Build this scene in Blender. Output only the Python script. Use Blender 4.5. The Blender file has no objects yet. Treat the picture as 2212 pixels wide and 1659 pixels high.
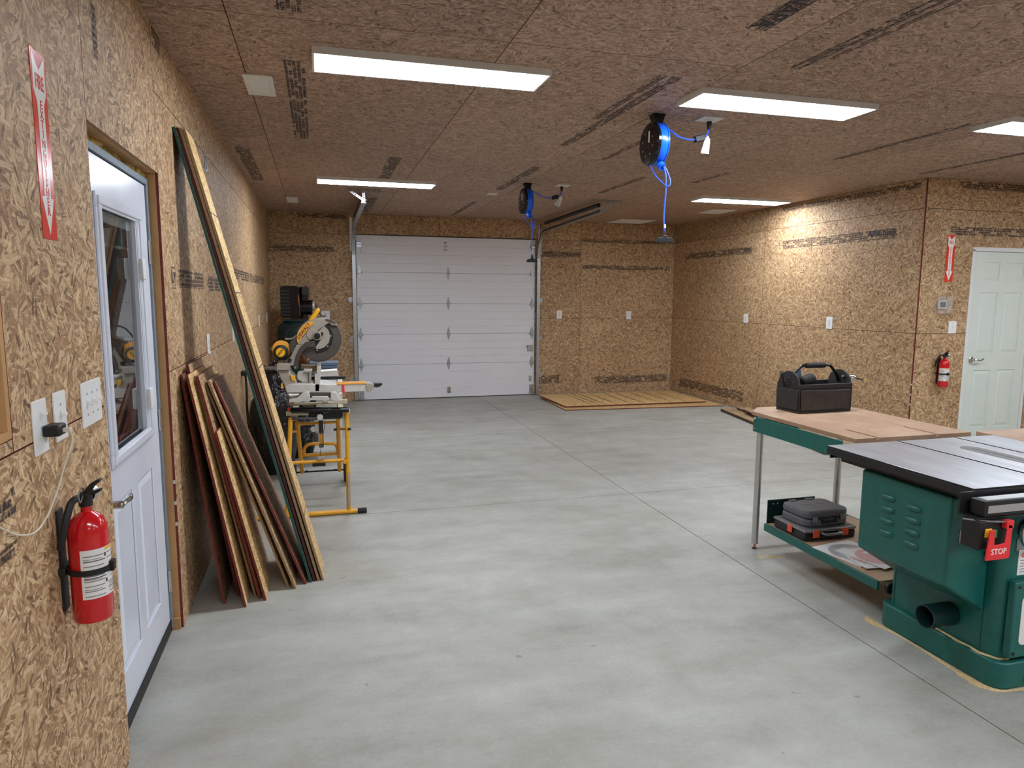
import bpy, bmesh, math, random
from mathutils import Vector, Matrix
random.seed(7)
SC = bpy.context.scene
COL = SC.collection
PI = math.pi
# ------------------------------------------------------------------ camera, world, exposure
F_PX, YAW, PITCH, ROLL = 1490.25, 0.2728, 0.1273, 0.0060
CAM = Vector((0.6581, 0.0, 1.5708))
fwd = Vector((math.sin(YAW) * math.cos(PITCH), math.cos(YAW) * math.cos(PITCH), -math.sin(PITCH)))
rgt = Vector((math.cos(YAW), -math.sin(YAW), 0))
upv = rgt.cross(fwd)
rr = rgt * math.cos(ROLL) + upv * math.sin(ROLL)
uu = upv * math.cos(ROLL) - rgt * math.sin(ROLL)
cd = bpy.data.cameras.new('camera')
cd.sensor_width = 36; cd.lens = F_PX / 2212 * 36; cd.clip_start = 0.02; cd.clip_end = 100
cam = bpy.data.objects.new('camera', cd); COL.objects.link(cam)
cam.matrix_world = Matrix(((rr.x, uu.x, -fwd.x, CAM.x), (rr.y, uu.y, -fwd.y, CAM.y), (rr.z, uu.z, -fwd.z, CAM.z), (0, 0, 0, 1)))
SC.camera = cam
w = bpy.data.worlds.new('night'); SC.world = w; w.use_nodes = True
w.node_tree.nodes['Background'].inputs[0].default_value = (0.010, 0.012, 0.018, 1)
w.node_tree.nodes['Background'].inputs[1].default_value = 1.0
SC.view_settings.view_transform = 'Standard'; SC.view_settings.look = 'None'
SC.view_settings.gamma = 1; SC.view_settings.use_curve_mapping = False
SC.view_settings.exposure = 0.0
LAMP = 37.0      # radiance of the LED panels
SC.cycles.max_bounces = 10; SC.cycles.diffuse_bounces = 7; SC.cycles.transparent_max_bounces = 12

W, D, DC, H = 6.360, 10.444, 5.533, 2.728      # right wall, back wall, wall with the white door, ceiling height
XE, YN = 9.6, -4.0                             # far right wall and wall behind the camera

def ray(u, v): return fwd + rr * ((u - 1106) / F_PX) - uu * ((v - 829.5) / F_PX)
def atX(u, v, X): d = ray(u, v); return CAM + d * ((X - CAM.x) / d.x)
def atY(u, v, Y): d = ray(u, v); return CAM + d * ((Y - CAM.y) / d.y)
def atZ(u, v, Z): d = ray(u, v); return CAM + d * ((Z - CAM.z) / d.z)

# ------------------------------------------------------------------ materials
def srgb(r, g, b):
    f = lambda c: (c / 255 / 12.92) if c / 255 <= 0.04045 else ((c / 255 + 0.055) / 1.055) ** 2.4
    return (f(r), f(g), f(b), 1)
class NT:
    def __init__(s, name):
        s.m = bpy.data.materials.new(name); s.m.use_nodes = True; s.t = s.m.node_tree; s.t.nodes.clear()
        s.out = s.n('ShaderNodeOutputMaterial'); s.b = s.n('ShaderNodeBsdfPrincipled')
        s.l(s.b.outputs[0], s.out.inputs[0])
    def n(s, k, **kw):
        x = s.t.nodes.new(k)
        for a, b in kw.items(): setattr(x, a, b)
        return x
    def l(s, a, b): s.t.links.new(a, b)
    def math(s, op, a, b=None, c=None):
        x = s.n('ShaderNodeMath', operation=op)
        for i, q in enumerate((a, b, c)):
            if q is None: continue
            if isinstance(q, (int, float)): x.inputs[i].default_value = q
            else: s.l(q, x.inputs[i])
        return x.outputs[0]
    def mix(s, f, a, b, mode='MIX'):
        x = s.n('ShaderNodeMix', data_type='RGBA', blend_type=mode)
        for i, q in ((0, f), (6, a), (7, b)):
            if isinstance(q, (int, float)): x.inputs[i].default_value = q
            elif isinstance(q, tuple): x.inputs[i].default_value = q
            else: s.l(q, x.inputs[i])
        return x.outputs[2]
    def ramp(s, f, stops, interp='LINEAR'):
        x = s.n('ShaderNodeValToRGB'); s.l(f, x.inputs[0]); cr = x.color_ramp; cr.interpolation = interp
        while len(cr.elements) < len(stops): cr.elements.new(0.5)
        for e, (p, c) in zip(cr.elements, stops): e.position = p; e.color = c
        return x.outputs[0]
    def noise(s, vec, scale, detail=3, rough=0.5, dim='3D'):
        x = s.n('ShaderNodeTexNoise', noise_dimensions=dim); x.inputs['Scale'].default_value = scale
        x.inputs['Detail'].default_value = detail; x.inputs['Roughness'].default_value = rough
        if vec is not None: s.l(vec, x.inputs['Vector'])
        return x.outputs[0]
    def uv(s): return s.n('ShaderNodeUVMap').outputs[0]
    def bump(s, h, strength=0.3, dist=0.002):
        x = s.n('ShaderNodeBump'); x.inputs['Strength'].default_value = strength; x.inputs['Distance'].default_value = dist
        s.l(h, x.inputs['Height']); s.l(x.outputs[0], s.b.inputs['Normal'])

def plain(name, col, rough=0.5, metal=0.0, var=0.12, scale=25, bump=0.0, coat=0.0, spec=None):
    t = NT(name); tc = t.n('ShaderNodeTexCoord')
    n = t.noise(tc.outputs['Object'], scale, 4)
    c0 = tuple(c * (1 - var) for c in col[:3]) + (1,); c1 = tuple(min(1, c * (1 + var)) for c in col[:3]) + (1,)
    t.l(t.ramp(n, [(0.3, c0), (0.7, c1)]), t.b.inputs['Base Color'])
    t.l(t.math('ADD', t.math('MULTIPLY', n, 0.15), rough - 0.07), t.b.inputs['Roughness'])
    t.b.inputs['Metallic'].default_value = metal; t.b.inputs['Coat Weight'].default_value = coat
    if spec is not None: t.b.inputs['Specular IOR Level'].default_value = spec
    if bump: t.bump(t.noise(tc.outputs['Object'], scale * 12, 2), bump, 0.001)
    return t.m

def osb(name, dark, mid, light, ang=0.9, bright=0.0, rough=0.62):
    """strand board: three layers of long flakes, each flake patch turned its own way"""
    t = NT(name); uv = t.uv(); oi = t.n('ShaderNodeObjectInfo')
    add = t.n('ShaderNodeVectorMath', operation='ADD'); t.l(uv, add.inputs[0])
    mul = t.n('ShaderNodeVectorMath', operation='SCALE'); mul.inputs[0].default_value = (31.7, 17.3, 0); t.l(oi.outputs['Random'], mul.inputs['Scale'])
    t.l(mul.outputs[0], add.inputs[1]); base = add.outputs[0]
    def layer(cell, sx, sy, seed, spread):
        mp = t.n('ShaderNodeMapping'); t.l(base, mp.inputs[0]); mp.inputs['Location'].default_value = (seed * 3.1, seed * 1.7, 0)
        nz = t.n('ShaderNodeTexNoise'); nz.inputs['Scale'].default_value = 9; t.l(mp.outputs[0], nz.inputs['Vector'])
        wob = t.n('ShaderNodeVectorMath', operation='MULTIPLY_ADD'); t.l(nz.outputs['Color'], wob.inputs[0]); wob.inputs[1].default_value = (.06, .06, 0); t.l(mp.outputs[0], wob.inputs[2])
        v = t.n('ShaderNodeTexVoronoi', voronoi_dimensions='2D'); v.inputs['Scale'].default_value = cell; t.l(wob.outputs[0], v.inputs['Vector'])
        sp = t.n('ShaderNodeSeparateColor'); t.l(v.outputs['Color'], sp.inputs[0])
        a = t.math('MULTIPLY', t.math('SUBTRACT', sp.outputs[0], 0.5), spread)
        rot = t.n('ShaderNodeVectorRotate', rotation_type='Z_AXIS'); t.l(mp.outputs[0], rot.inputs['Vector']); t.l(a, rot.inputs['Angle'])
        m2 = t.n('ShaderNodeMapping'); m2.inputs['Scale'].default_value = (sx, sy, 1); t.l(rot.outputs[0], m2.inputs[0])
        v2 = t.n('ShaderNodeTexVoronoi', voronoi_dimensions='2D'); v2.inputs['Scale'].default_value = 1; v2.inputs['Randomness'].default_value = 1; t.l(m2.outputs[0], v2.inputs['Vector'])
        s2 = t.n('ShaderNodeSeparateColor'); t.l(v2.outputs['Color'], s2.inputs[0])
        m3 = t.n('ShaderNodeMapping'); m3.inputs['Scale'].default_value = (sx * 1.1, sy * 2.6, 1); t.l(rot.outputs[0], m3.inputs[0])
        st = t.noise(m3.outputs[0], 1, 3, .65, '2D')
        return t.math('ADD', t.math('MULTIPLY', s2.outputs[0], .62), t.math('MULTIPLY', st, .40)), s2.outputs[1]
    v1, g1 = layer(10, 21, 84, 1, 2 * ang + .9)
    v2, g2 = layer(14, 17, 100, 2, 2 * ang + .6)
    v3, g3 = layer(19, 30, 170, 3, 3.1)
    v4, g4 = layer(14, 24, 110, 4, 3.1)
    fine = t.n('ShaderNodeMapping'); fine.inputs['Scale'].default_value = (30, 220, 1); t.l(base, fine.inputs[0])
    fn = t.noise(fine.outputs[0], 1, 3, 0.6, '2D')
    x = t.mix(t.math('GREATER_THAN', g2, 0.52), v1, v2)
    x = t.mix(t.math('GREATER_THAN', g3, 0.66), x, v3)
    bw = t.n('ShaderNodeRGBToBW'); t.l(x, bw.inputs[0])
    val = t.math('ADD', t.math('MULTIPLY', bw.outputs[0], 0.8), t.math('MULTIPLY', fn, 0.25))
    big = t.noise(base, 1.1, 3)
    val = t.math('ADD', val, t.math('MULTIPLY', t.math('SUBTRACT', big, 0.5), 0.22))
    col = t.ramp(val, [(0.20, dark), (0.36, tuple((a + b * 2) / 3 for a, b in zip(dark, mid))), (0.50, mid), (0.66, tuple((a + b) / 2 for a, b in zip(light, mid))), (0.84, light)])
    dk = t.math('MULTIPLY', t.math('GREATER_THAN', g4, 0.96), t.math('GREATER_THAN', v4, 0.3))
    col = t.mix(t.math('MULTIPLY', dk, 0.75), col, tuple(c * 0.55 for c in dark[:3]) + (1,))
    lt = t.math('MULTIPLY', t.math('LESS_THAN', g4, 0.045), 0.6)
    col = t.mix(lt, col, tuple(min(1, c * 1.15) for c in light[:3]) + (1,))
    hs = t.n('ShaderNodeHueSaturation'); t.l(col, hs.inputs['Color'])
    t.l(t.math('ADD', t.math('MULTIPLY', oi.outputs['Random'], 0.18), 0.91 + bright), hs.inputs['Value'])
    t.l(hs.outputs[0], t.b.inputs['Base Color']); t.b.inputs['Roughness'].default_value = rough
    t.b.inputs['Specular IOR Level'].default_value = 0.35
    t.bump(bw.outputs[0], 0.35, 0.0015)
    return t.m
OSB_D, OSB_M, OSB_L = srgb(104, 74, 48), srgb(166, 131, 95), srgb(214, 186, 146)
M = {}
M['osb'] = osb('osb_board', OSB_D, OSB_M, OSB_L)
M['osb_ceiling'] = osb('osb_ceiling_board', srgb(104, 80, 66), srgb(162, 133, 114), srgb(200, 172, 152), ang=.55)
M['osb_yellow'] = osb('osb_fresh_board', srgb(140, 102, 58), srgb(205, 168, 112), srgb(232, 204, 150), ang=.2)
M['osb_brown'] = osb('osb_worn_board', srgb(60, 42, 32), srgb(122, 92, 70), srgb(160, 128, 98), ang=.4)

def edge_mat(name, c, marks=True):
    t = NT(name); uv = t.uv(); sp = t.n('ShaderNodeSeparateXYZ'); t.l(uv, sp.inputs[0])
    n = t.noise(uv, 90, 4, 0.7)
    col = t.ramp(n, [(0.3, tuple(x * .6 for x in c[:3]) + (1,)), (0.6, c), (0.8, tuple(min(1, x * 1.3 + .02) for x in c[:3]) + (1,))])
    if marks:
        v = sp.outputs[1]
        win = t.math('MULTIPLY', t.math('GREATER_THAN', v, 0.46), t.math('LESS_THAN', v, 0.74))
        mk = t.math('MULTIPLY', win, t.math('LESS_THAN', t.math('FRACT', t.math('MULTIPLY', v, 10.0)), 0.17))
        col = t.mix(mk, col, srgb(205, 190, 185))
    t.l(col, t.b.inputs['Base Color']); t.b.inputs['Roughness'].default_value = 0.7
    return t.m
M['edge_red'] = edge_mat('board_edge_red', srgb(122, 42, 34))
M['edge_redp'] = edge_mat('board_edge_red_plain', srgb(122, 42, 34), False)
M['edge_green'] = edge_mat('board_edge_green', srgb(22, 84, 74), False)
M['edge_maroon'] = edge_mat('board_edge_maroon', srgb(70, 24, 26), False)
M['edge_raw'] = edge_mat('board_edge_raw', srgb(158, 128, 92), False)

def concrete():
    t = NT('polished_concrete'); tc = t.n('ShaderNodeTexCoord'); o = tc.outputs['Object']
    a = t.noise(o, 0.9, 6, 0.62); b = t.noise(o, 5, 6, 0.7); c = t.noise(o, 60, 3, 0.6); d = t.noise(o, 2.2, 8, 0.72)
    st = t.n('ShaderNodeMapping'); st.inputs['Scale'].default_value = (1, 3.2, 1); st.inputs['Rotation'].default_value = (0, 0, .5); t.l(o, st.inputs[0])
    e = t.noise(st.outputs[0], 1.6, 5, 0.6)
    v = t.math('ADD', t.math('MULTIPLY', a, .35), t.math('ADD', t.math('MULTIPLY', b, .22), t.math('ADD', t.math('MULTIPLY', c, .13), t.math('MULTIPLY', e, .3))))
    col = t.ramp(v, [(0.38, srgb(140, 138, 128)), (0.48, srgb(159, 158, 149)), (0.56, srgb(170, 170, 162)), (0.66, srgb(184, 185, 178))])
    wm = t.ramp(d, [(0.5, (0, 0, 0, 1)), (0.66, (1, 1, 1, 1))])
    f = t.n('ShaderNodeRGBToBW'); t.l(wm, f.inputs[0])
    col = t.mix(t.math('MULTIPLY', f.outputs[0], 0.45), col, srgb(152, 147, 134))
    spk = t.noise(o, 14, 2, .5)
    f2 = t.n('ShaderNodeRGBToBW'); t.l(t.ramp(spk, [(0.735, (0, 0, 0, 1)), (0.76, (1, 1, 1, 1))]), f2.inputs[0])
    col = t.mix(t.math('MULTIPLY', f2.outputs[0], .5), col, srgb(110, 104, 94))
    t.l(col, t.b.inputs['Base Color'])
    t.l(t.math('ADD', t.math('MULTIPLY', d, 0.35), 0.34), t.b.inputs['Roughness'])
    t.b.inputs['Specular IOR Level'].default_value = 0.4
    t.bump(c, 0.12, 0.001)
    return t.m
M['concrete'] = concrete()
M['joint'] = plain('joint_dark', srgb(58, 52, 46), .95)  # dark backing tone that shows through the slab and panel gaps

def stamp_mat():
    t = NT('ink_stamp'); uv = t.uv(); sp = t.n('ShaderNodeSeparateXYZ'); t.l(uv, sp.inputs[0])
    row = t.math('LESS_THAN', t.math('FRACT', t.math('MULTIPLY', sp.outputs[1], 46.0)), 0.80)
    rid = t.math('FLOOR', t.math('MULTIPLY', sp.outputs[1], 46.0))
    xo = t.math('ADD', sp.outputs[0], t.math('MULTIPLY', rid, 0.37))
    colm = t.math('LESS_THAN', t.math('FRACT', t.math('MULTIPLY', xo, 17.0)), 0.93)
    cb = t.n('ShaderNodeCombineXYZ'); t.l(t.math('MULTIPLY', xo, 170), cb.inputs[0]); t.l(t.math('MULTIPLY', sp.outputs[1], 75), cb.inputs[1])
    gl = t.math('GREATER_THAN', t.noise(cb.outputs[0], 1, 2, .7, '2D'), 0.41)
    cb2 = t.n('ShaderNodeCombineXYZ'); t.l(t.math('MULTIPLY', sp.outputs[0], 9), cb2.inputs[0]); t.l(t.math('MULTIPLY', rid, 3.7), cb2.inputs[1])
    gap = t.math('GREATER_THAN', t.noise(cb2.outputs[0], 1, 0, .5, '2D'), 0.34)
    wear = t.ramp(t.noise(uv, 55, 3, .7), [(0.35, (0.5, .5, .5, 1)), (0.6, (.95, .95, .95, 1))])
    wb = t.n('ShaderNodeRGBToBW'); t.l(wear, wb.inputs[0])
    al = t.math('MULTIPLY', t.math('MULTIPLY', t.math('MULTIPLY', row, colm), t.math('MULTIPLY', gl, gap)), wb.outputs[0])
    t.b.inputs['Base Color'].default_value = srgb(46, 42, 48); t.b.inputs['Roughness'].default_value = .75
    t.l(t.math('MULTIPLY', al, 0.9), t.b.inputs['Alpha'])
    return t.m
M['stamp'] = stamp_mat()
M['ink'] = plain('black_ink', srgb(50, 45, 50), .7)

def emit(name, col, s):
    t = NT(name); t.b.inputs['Base Color'].default_value = (.8, .8, .8, 1)
    t.b.inputs['Emission Color'].default_value = col; t.b.inputs['Emission Strength'].default_value = s
    return t.m
M['led'] = emit('led_diffuser', (0.91, 0.985, 1.09, 1), LAMP)
M['led_far'] = emit('led_diffuser_bright', (0.91, 0.985, 1.09, 1), LAMP * 1.3)
M['white'] = plain('white_painted_metal', srgb(222, 222, 220), .35, var=.03)
M['whiteplastic'] = plain('white_plastic', srgb(232, 232, 230), .3, var=.02)
M['garage'] = plain('white_embossed_steel', srgb(226, 226, 230), .45, var=.02, scale=3, bump=.1)
M['doorw'] = plain('white_entry_door_paint', srgb(218, 222, 232), .22, var=.02, scale=4, bump=.04)
M['doorg'] = plain('pale_door_paint', srgb(212, 220, 210), .35, var=.02, scale=4)
M['greyframe'] = plain('grey_frame_paint', srgb(120, 132, 142), .5, var=.1)
M['pine'] = plain('pine_framing', srgb(186, 142, 92), .7, var=.12, scale=7)
M['foam'] = plain('spray_foam', srgb(190, 165, 95), .9, var=.3, scale=40, bump=.6)
M['galv'] = plain('galvanised_steel', srgb(170, 172, 174), .35, 0.9, var=.12, scale=40)
M['darkmetal'] = plain('dark_steel', srgb(50, 48, 48), .45, .7, var=.15)
M['black'] = plain('black_plastic', srgb(20, 20, 21), .5, var=.15)
M['blackgloss'] = plain('glossy_black_enamel', srgb(14, 14, 16), .14, var=.1)
M['blackiron'] = plain('black_painted_iron', srgb(24, 25, 27), .45, var=.12, bump=.15)
M['rubber'] = plain('black_rubber', srgb(26, 26, 27), .7, var=.2)
M['blue'] = plain('blue_plastic', srgb(20, 98, 235), .22, var=.06)
M['bluecord'] = plain('blue_cord', srgb(52, 96, 225), .4, var=.06)
M['green'] = plain('green_powder_coat', srgb(20, 94, 86), .38, var=.10, scale=30, bump=.35)
M['greendk'] = plain('dark_green_paint', srgb(12, 44, 42), .4, var=.1)
M['red'] = plain('red_enamel', srgb(200, 18, 28), .18, var=.05, coat=.4)
M['redsign'] = plain('red_sign_face', srgb(222, 62, 44), .22, var=.03)
M['redplastic'] = plain('red_plastic', srgb(228, 40, 48), .4, var=.04)
M['orange'] = plain('orange_plastic', srgb(226, 82, 48), .4, var=.05)
M['paper'] = plain('white_paper', srgb(228, 226, 222), .55, var=.03)
M['signwhite'] = plain('white_vinyl', srgb(236, 232, 224), .25, var=.02)
M['print'] = plain('grey_print', srgb(128, 128, 130), .6)
M['chrome'] = plain('brushed_nickel', srgb(200, 198, 194), .2, 1.0, var=.05)
M['alu'] = plain('aluminium_tube', srgb(198, 198, 198), .32, .85, var=.05, scale=12)
M['yellow'] = plain('yellow_powder_coat', srgb(222, 160, 38), .38, var=.08)
M['yellowb'] = plain('bright_yellow_plastic', srgb(240, 178, 30), .35, var=.04)
M['yelloworange'] = plain('orange_yellow_sticker', srgb(236, 164, 52), .35, var=.04)
M['castgrey'] = plain('grey_cast_aluminium', srgb(168, 160, 148), .42, .25, var=.08, bump=.15)
M['castlight'] = plain('pale_machined_aluminium', srgb(205, 203, 196), .38, .3, var=.08)
M['cream'] = plain('cream_steel', srgb(198, 190, 160), .45, .1, var=.1)
M['guard'] = plain('dark_grey_guard', srgb(72, 66, 62), .4, var=.1)
M['throat'] = plain('grey_throat_plate', srgb(112, 114, 112), .35, var=.05)
M['guardrib'] = plain('grey_guard_rib', srgb(118, 110, 102), .4, var=.1)
M['blade'] = plain('saw_blade_steel', srgb(170, 172, 176), .3, .9, var=.06)
M['casegrey'] = plain('grey_tool_case', srgb(88, 90, 96), .5, var=.06, bump=.2)
M['casegrey2'] = plain('smoke_grey_lid', srgb(112, 114, 116), .35, var=.06)
M['tote'] = plain('blue_grey_tote', srgb(92, 112, 132), .4, var=.06)
M['cardboard'] = plain('cardboard', srgb(190, 160, 128), .8, var=.08)
M['kraft'] = plain('brown_paper_bag', srgb(132, 84, 58), .6, var=.25, scale=18)
M['wood_old'] = plain('weathered_board', srgb(158, 132, 96), .8, var=.3, scale=9)
M['wood_olddk'] = plain('weathered_board_edge', srgb(84, 64, 50), .85, var=.3, scale=9)
M['woodh'] = plain('wooden_handle', srgb(206, 178, 128), .5, var=.1)
M['sawdust'] = plain('sawdust', srgb(205, 178, 128), .95, var=.2, scale=80, bump=.7)
M['copper'] = plain('copper_tube', srgb(190, 110, 84), .3, .9)
M['fabric'] = plain('black_nylon', srgb(38, 36, 35), .62, var=.25, scale=14, bump=.5)
M['fabric2'] = plain('worn_brown_nylon', srgb(56, 50, 45), .7, var=.3, scale=14, bump=.5)
M['lcd'] = plain('dark_display', srgb(70, 74, 76), .2, var=.05)
M['greenbtn'] = plain('green_button', srgb(20, 130, 60), .4, var=.05)
M['bladered'] = plain('red_coated_blade', srgb(205, 100, 92), .35, var=.05)
M['cordw'] = plain('white_cable', srgb(214, 206, 190), .5, var=.05)
def mdf():
    t = NT('mdf_top'); tc = t.n('ShaderNodeTexCoord'); o = tc.outputs['Object']
    a = t.noise(o, 3, 5, .6); b = t.noise(o, 40, 3)
    v = t.math('ADD', t.math('MULTIPLY', a, .8), t.math('MULTIPLY', b, .2))
    t.l(t.ramp(v, [(0.3, srgb(148, 116, 90)), (0.5, srgb(164, 132, 106)), (0.62, srgb(180, 152, 124))]), t.b.inputs['Base Color'])
    t.b.inputs['Roughness'].default_value = .55
    return t.m
M['mdf'] = mdf()
def cast_top():
    t = NT('machined_cast_iron'); tc = t.n('ShaderNodeTexCoord'); mp = t.n('ShaderNodeMapping'); mp.inputs['Scale'].default_value = (9, 1.6, 1)
    t.l(tc.outputs['Object'], mp.inputs[0]); a = t.noise(mp.outputs[0], 1.4, 5, .6); b = t.noise(tc.outputs['Object'], 3, 4)
    t.l(t.ramp(a, [(0.3, srgb(178, 180, 184)), (0.7, srgb(206, 208, 212))]), t.b.inputs['Base Color'])
    t.b.inputs['Metallic'].default_value = .95
    t.l(t.math('ADD', t.math('MULTIPLY', b, .14), .30), t.b.inputs['Roughness'])
    return t.m
M['casttop'] = cast_top()
def glassm(name, tint, rough=0.0):
    t = NT(name); t.b.inputs['Base Color'].default_value = tint; t.b.inputs['Roughness'].default_value = rough
    t.b.inputs['Transmission Weight'].default_value = 1; t.b.inputs['IOR'].default_value = 1.5
    return t.m
M['glass'] = glassm('window_glass', (.75, .8, .8, 1))
def clearm(name, col, a):
    t = NT(name); t.b.inputs['Base Color'].default_value = col; t.b.inputs['Alpha'].default_value = a; t.b.inputs['Roughness'].default_value = .12
    return t.m
M['clear'] = clearm('clear_plastic', (.7, .7, .75, 1), .10)
M['blister'] = clearm('clear_package', (.95, .95, .97, 1), .22)
def plasticbag():
    t = NT('black_bin_liner'); tc = t.n('ShaderNodeTexCoord'); o = tc.outputs['Object']
    mp = t.n('ShaderNodeMapping'); mp.inputs['Scale'].default_value = (1, 1, .35); t.l(o, mp.inputs[0])
    t.b.inputs['Base Color'].default_value = srgb(16, 16, 18); t.b.inputs['Roughness'].default_value = .16
    t.bump(t.noise(mp.outputs[0], 16, 3, .6), 1.0, .03)
    return t.m
M['bin'] = plasticbag()

# ------------------------------------------------------------------ mesh builder
class MB:
    def __init__(s): s.v = []; s.f = []; s.mi = []; s.T = None
    def add(s, vs, fs, m=0):
        o = len(s.v)
        for p in vs:
            p = Vector(p)
            if s.T is not None: p = s.T @ p
            s.v.append(p)
        for f in fs: s.f.append([o + i for i in f]); s.mi.append(m)
        return s
    def box(s, a, b, m=0, ms=None):
        """ms: material indices for (-z,+z,-y,+x,+y,-x)"""
        x0, y0, z0 = [min(p, q) for p, q in zip(a, b)]; x1, y1, z1 = [max(p, q) for p, q in zip(a, b)]
        vs = [(x0, y0, z0), (x1, y0, z0), (x1, y1, z0), (x0, y1, z0), (x0, y0, z1), (x1, y0, z1), (x1, y1, z1), (x0, y1, z1)]
        fs = [(3, 2, 1, 0), (4, 5, 6, 7), (0, 1, 5, 4), (1, 2, 6, 5), (2, 3, 7, 6), (3, 0, 4, 7)]
        if ms is None: return s.add(vs, fs, m)
        o = len(s.v); s.add(vs, [], 0)
        for f, k in zip(fs, ms): s.f.append([o + i for i in f]); s.mi.append(k)
        return s
    def cyl(s, p0, p1, r, n=16, m=0, r1=None, caps=True):
        p0 = Vector(p0); p1 = Vector(p1); d = (p1 - p0).normalized(); a = d.orthogonal().normalized(); b = d.cross(a); r1 = r if r1 is None else r1
        vs = [p0 + (a * math.cos(2 * PI * i / n) + b * math.sin(2 * PI * i / n)) * r for i in range(n)] + \
             [p1 + (a * math.cos(2 * PI * i / n) + b * math.sin(2 * PI * i / n)) * r1 for i in range(n)]
        fs = [(i, (i + 1) % n, n + (i + 1) % n, n + i) for i in range(n)]
        if caps: fs += [tuple(range(n - 1, -1, -1)), tuple(range(n, 2 * n))]
        return s.add(vs, fs, m)
    def ring(s, c, ax, r0, r1, t, n=32, m=0):
        """flat washer with thickness t along ax"""
        c = Vector(c); d = Vector(ax).normalized(); a = d.orthogonal().normalized(); b = d.cross(a)
        prof = [(r0, 0), (r1, 0), (r1, t), (r0, t)]; vs = []
        for i in range(n):
            q = a * math.cos(2 * PI * i / n) + b * math.sin(2 * PI * i / n)
            vs += [c + q * r + d * h for r, h in prof]
        fs = [(4 * i + k, 4 * i + (k + 1) % 4, 4 * ((i + 1) % n) + (k + 1) % 4, 4 * ((i + 1) % n) + k) for i in range(n) for k in range(4)]
        return s.add(vs, fs, m)
    def lathe(s, c, ax, prof, n=24, m=0, ref=None):
        c = Vector(c); d = Vector(ax).normalized(); a = d.orthogonal().normalized(); b = d.cross(a); vs = []
        for r, h in prof:
            for i in range(n): vs.append(c + d * h + (a * math.cos(2 * PI * i / n) + b * math.sin(2 * PI * i / n)) * max(r, 1e-4))
        fs = []
        for k in range(len(prof) - 1):
            for i in range(n): j = (i + 1) % n; fs.append((k * n + i, k * n + j, (k + 1) * n + j, (k + 1) * n + i))
        fs += [tuple(range(n - 1, -1, -1)), tuple(range((len(prof) - 1) * n, len(prof) * n))]
        return s.add(vs, fs, m)
    def tube(s, pts, r, n=10, m=0, smooth=6, closed=False):
        P = [Vector(p) for p in pts]
        if smooth and len(P) > 2:
            Q = []
            for i in range(len(P) - 1):
                p0 = P[max(i - 1, 0)]; p1 = P[i]; p2 = P[i + 1]; p3 = P[min(i + 2, len(P) - 1)]
                for k in range(smooth):
                    t = k / smooth
                    Q.append(0.5 * ((2 * p1) + (-p0 + p2) * t + (2 * p0 - 5 * p1 + 4 * p2 - p3) * t * t + (-p0 + 3 * p1 - 3 * p2 + p3) * t ** 3))
            Q.append(P[-1]); P = Q
        d = (P[1] - P[0]).normalized(); a = d.orthogonal().normalized(); vs = []
        for i, p in enumerate(P):
            dn = (P[min(i + 1, len(P) - 1)] - P[max(i - 1, 0)]).normalized()
            a = (a - dn * a.dot(dn)).normalized(); b = dn.cross(a)
            vs += [p + (a * math.cos(2 * PI * k / n) + b * math.sin(2 * PI * k / n)) * r for k in range(n)]
        fs = [(i * n + k, i * n + (k + 1) % n, (i + 1) * n + (k + 1) % n, (i + 1) * n + k) for i in range(len(P) - 1) for k in range(n)]
        fs += [tuple(range(n - 1, -1, -1)), tuple(range((len(P) - 1) * n, len(P) * n))]
        return s.add(vs, fs, m)
    def prism(s, poly, o, ex, ey, t0, t1, m=0):
        """poly in the plane (ex,ey) from o, thick from t0 to t1 along ex x ey"""
        o = Vector(o); ex = Vector(ex); ey = Vector(ey); ez = ex.cross(ey).normalized(); n = len(poly)
        ar = sum(poly[i][0] * poly[(i + 1) % n][1] - poly[(i + 1) % n][0] * poly[i][1] for i in range(n))
        if ar < 0: poly = poly[::-1]
        t0, t1 = min(t0, t1), max(t0, t1)
        vs = [o + ex * x + ey * y + ez * t0 for x, y in poly] + [o + ex * x + ey * y + ez * t1 for x, y in poly]
        fs = [tuple(range(n - 1, -1, -1)), tuple(range(n, 2 * n))] + [(i, (i + 1) % n, n + (i + 1) % n, n + i) for i in range(n)]
        return s.add(vs, fs, m)
    def build(s, name, mats, parent=None, bev=0, smooth=True, ang=35, seg=2, fixn=True):
        me = bpy.data.meshes.new(name); me.from_pydata([tuple(p) for p in s.v], [], s.f)
        if not isinstance(mats, (list, tuple)): mats = [mats]
        for k in mats: me.materials.append(M[k] if isinstance(k, str) else k)
        for p, k in zip(me.polygons, s.mi): p.material_index = k
        if fixn:
            bm = bmesh.new(); bm.from_mesh(me); bmesh.ops.recalc_face_normals(bm, faces=bm.faces); bm.to_mesh(me); bm.free()
        uv = me.uv_layers.new(name='UVMap')
        for p in me.polygons:
            n = p.normal; a = [abs(c) for c in n]; k = a.index(max(a))
            i, j = ((1, 2), (0, 2), (1, 0))[k] if k < 2 else (0, 1)
            for li in p.loop_indices:
                co = me.vertices[me.loops[li].vertex_index].co; uv.data[li].uv = (co[i], co[j])
        if smooth:
            me.shade_smooth(); me.set_sharp_from_angle(angle=math.radians(ang))
        o = bpy.data.objects.new(name, me); COL.objects.link(o)
        if parent is not None: o.parent = parent
        if bev:
            md = o.modifiers.new('bevel', 'BEVEL'); md.width = bev; md.segments = seg; md.limit_method = 'ANGLE'; md.angle_limit = math.radians(40)
        return o
def tag(o, label=None, cat=None, group=None, kind=None):
    if label: o['label'] = label
    if cat: o['category'] = cat
    if group: o['group'] = group
    if kind: o['kind'] = kind
    return o
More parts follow.
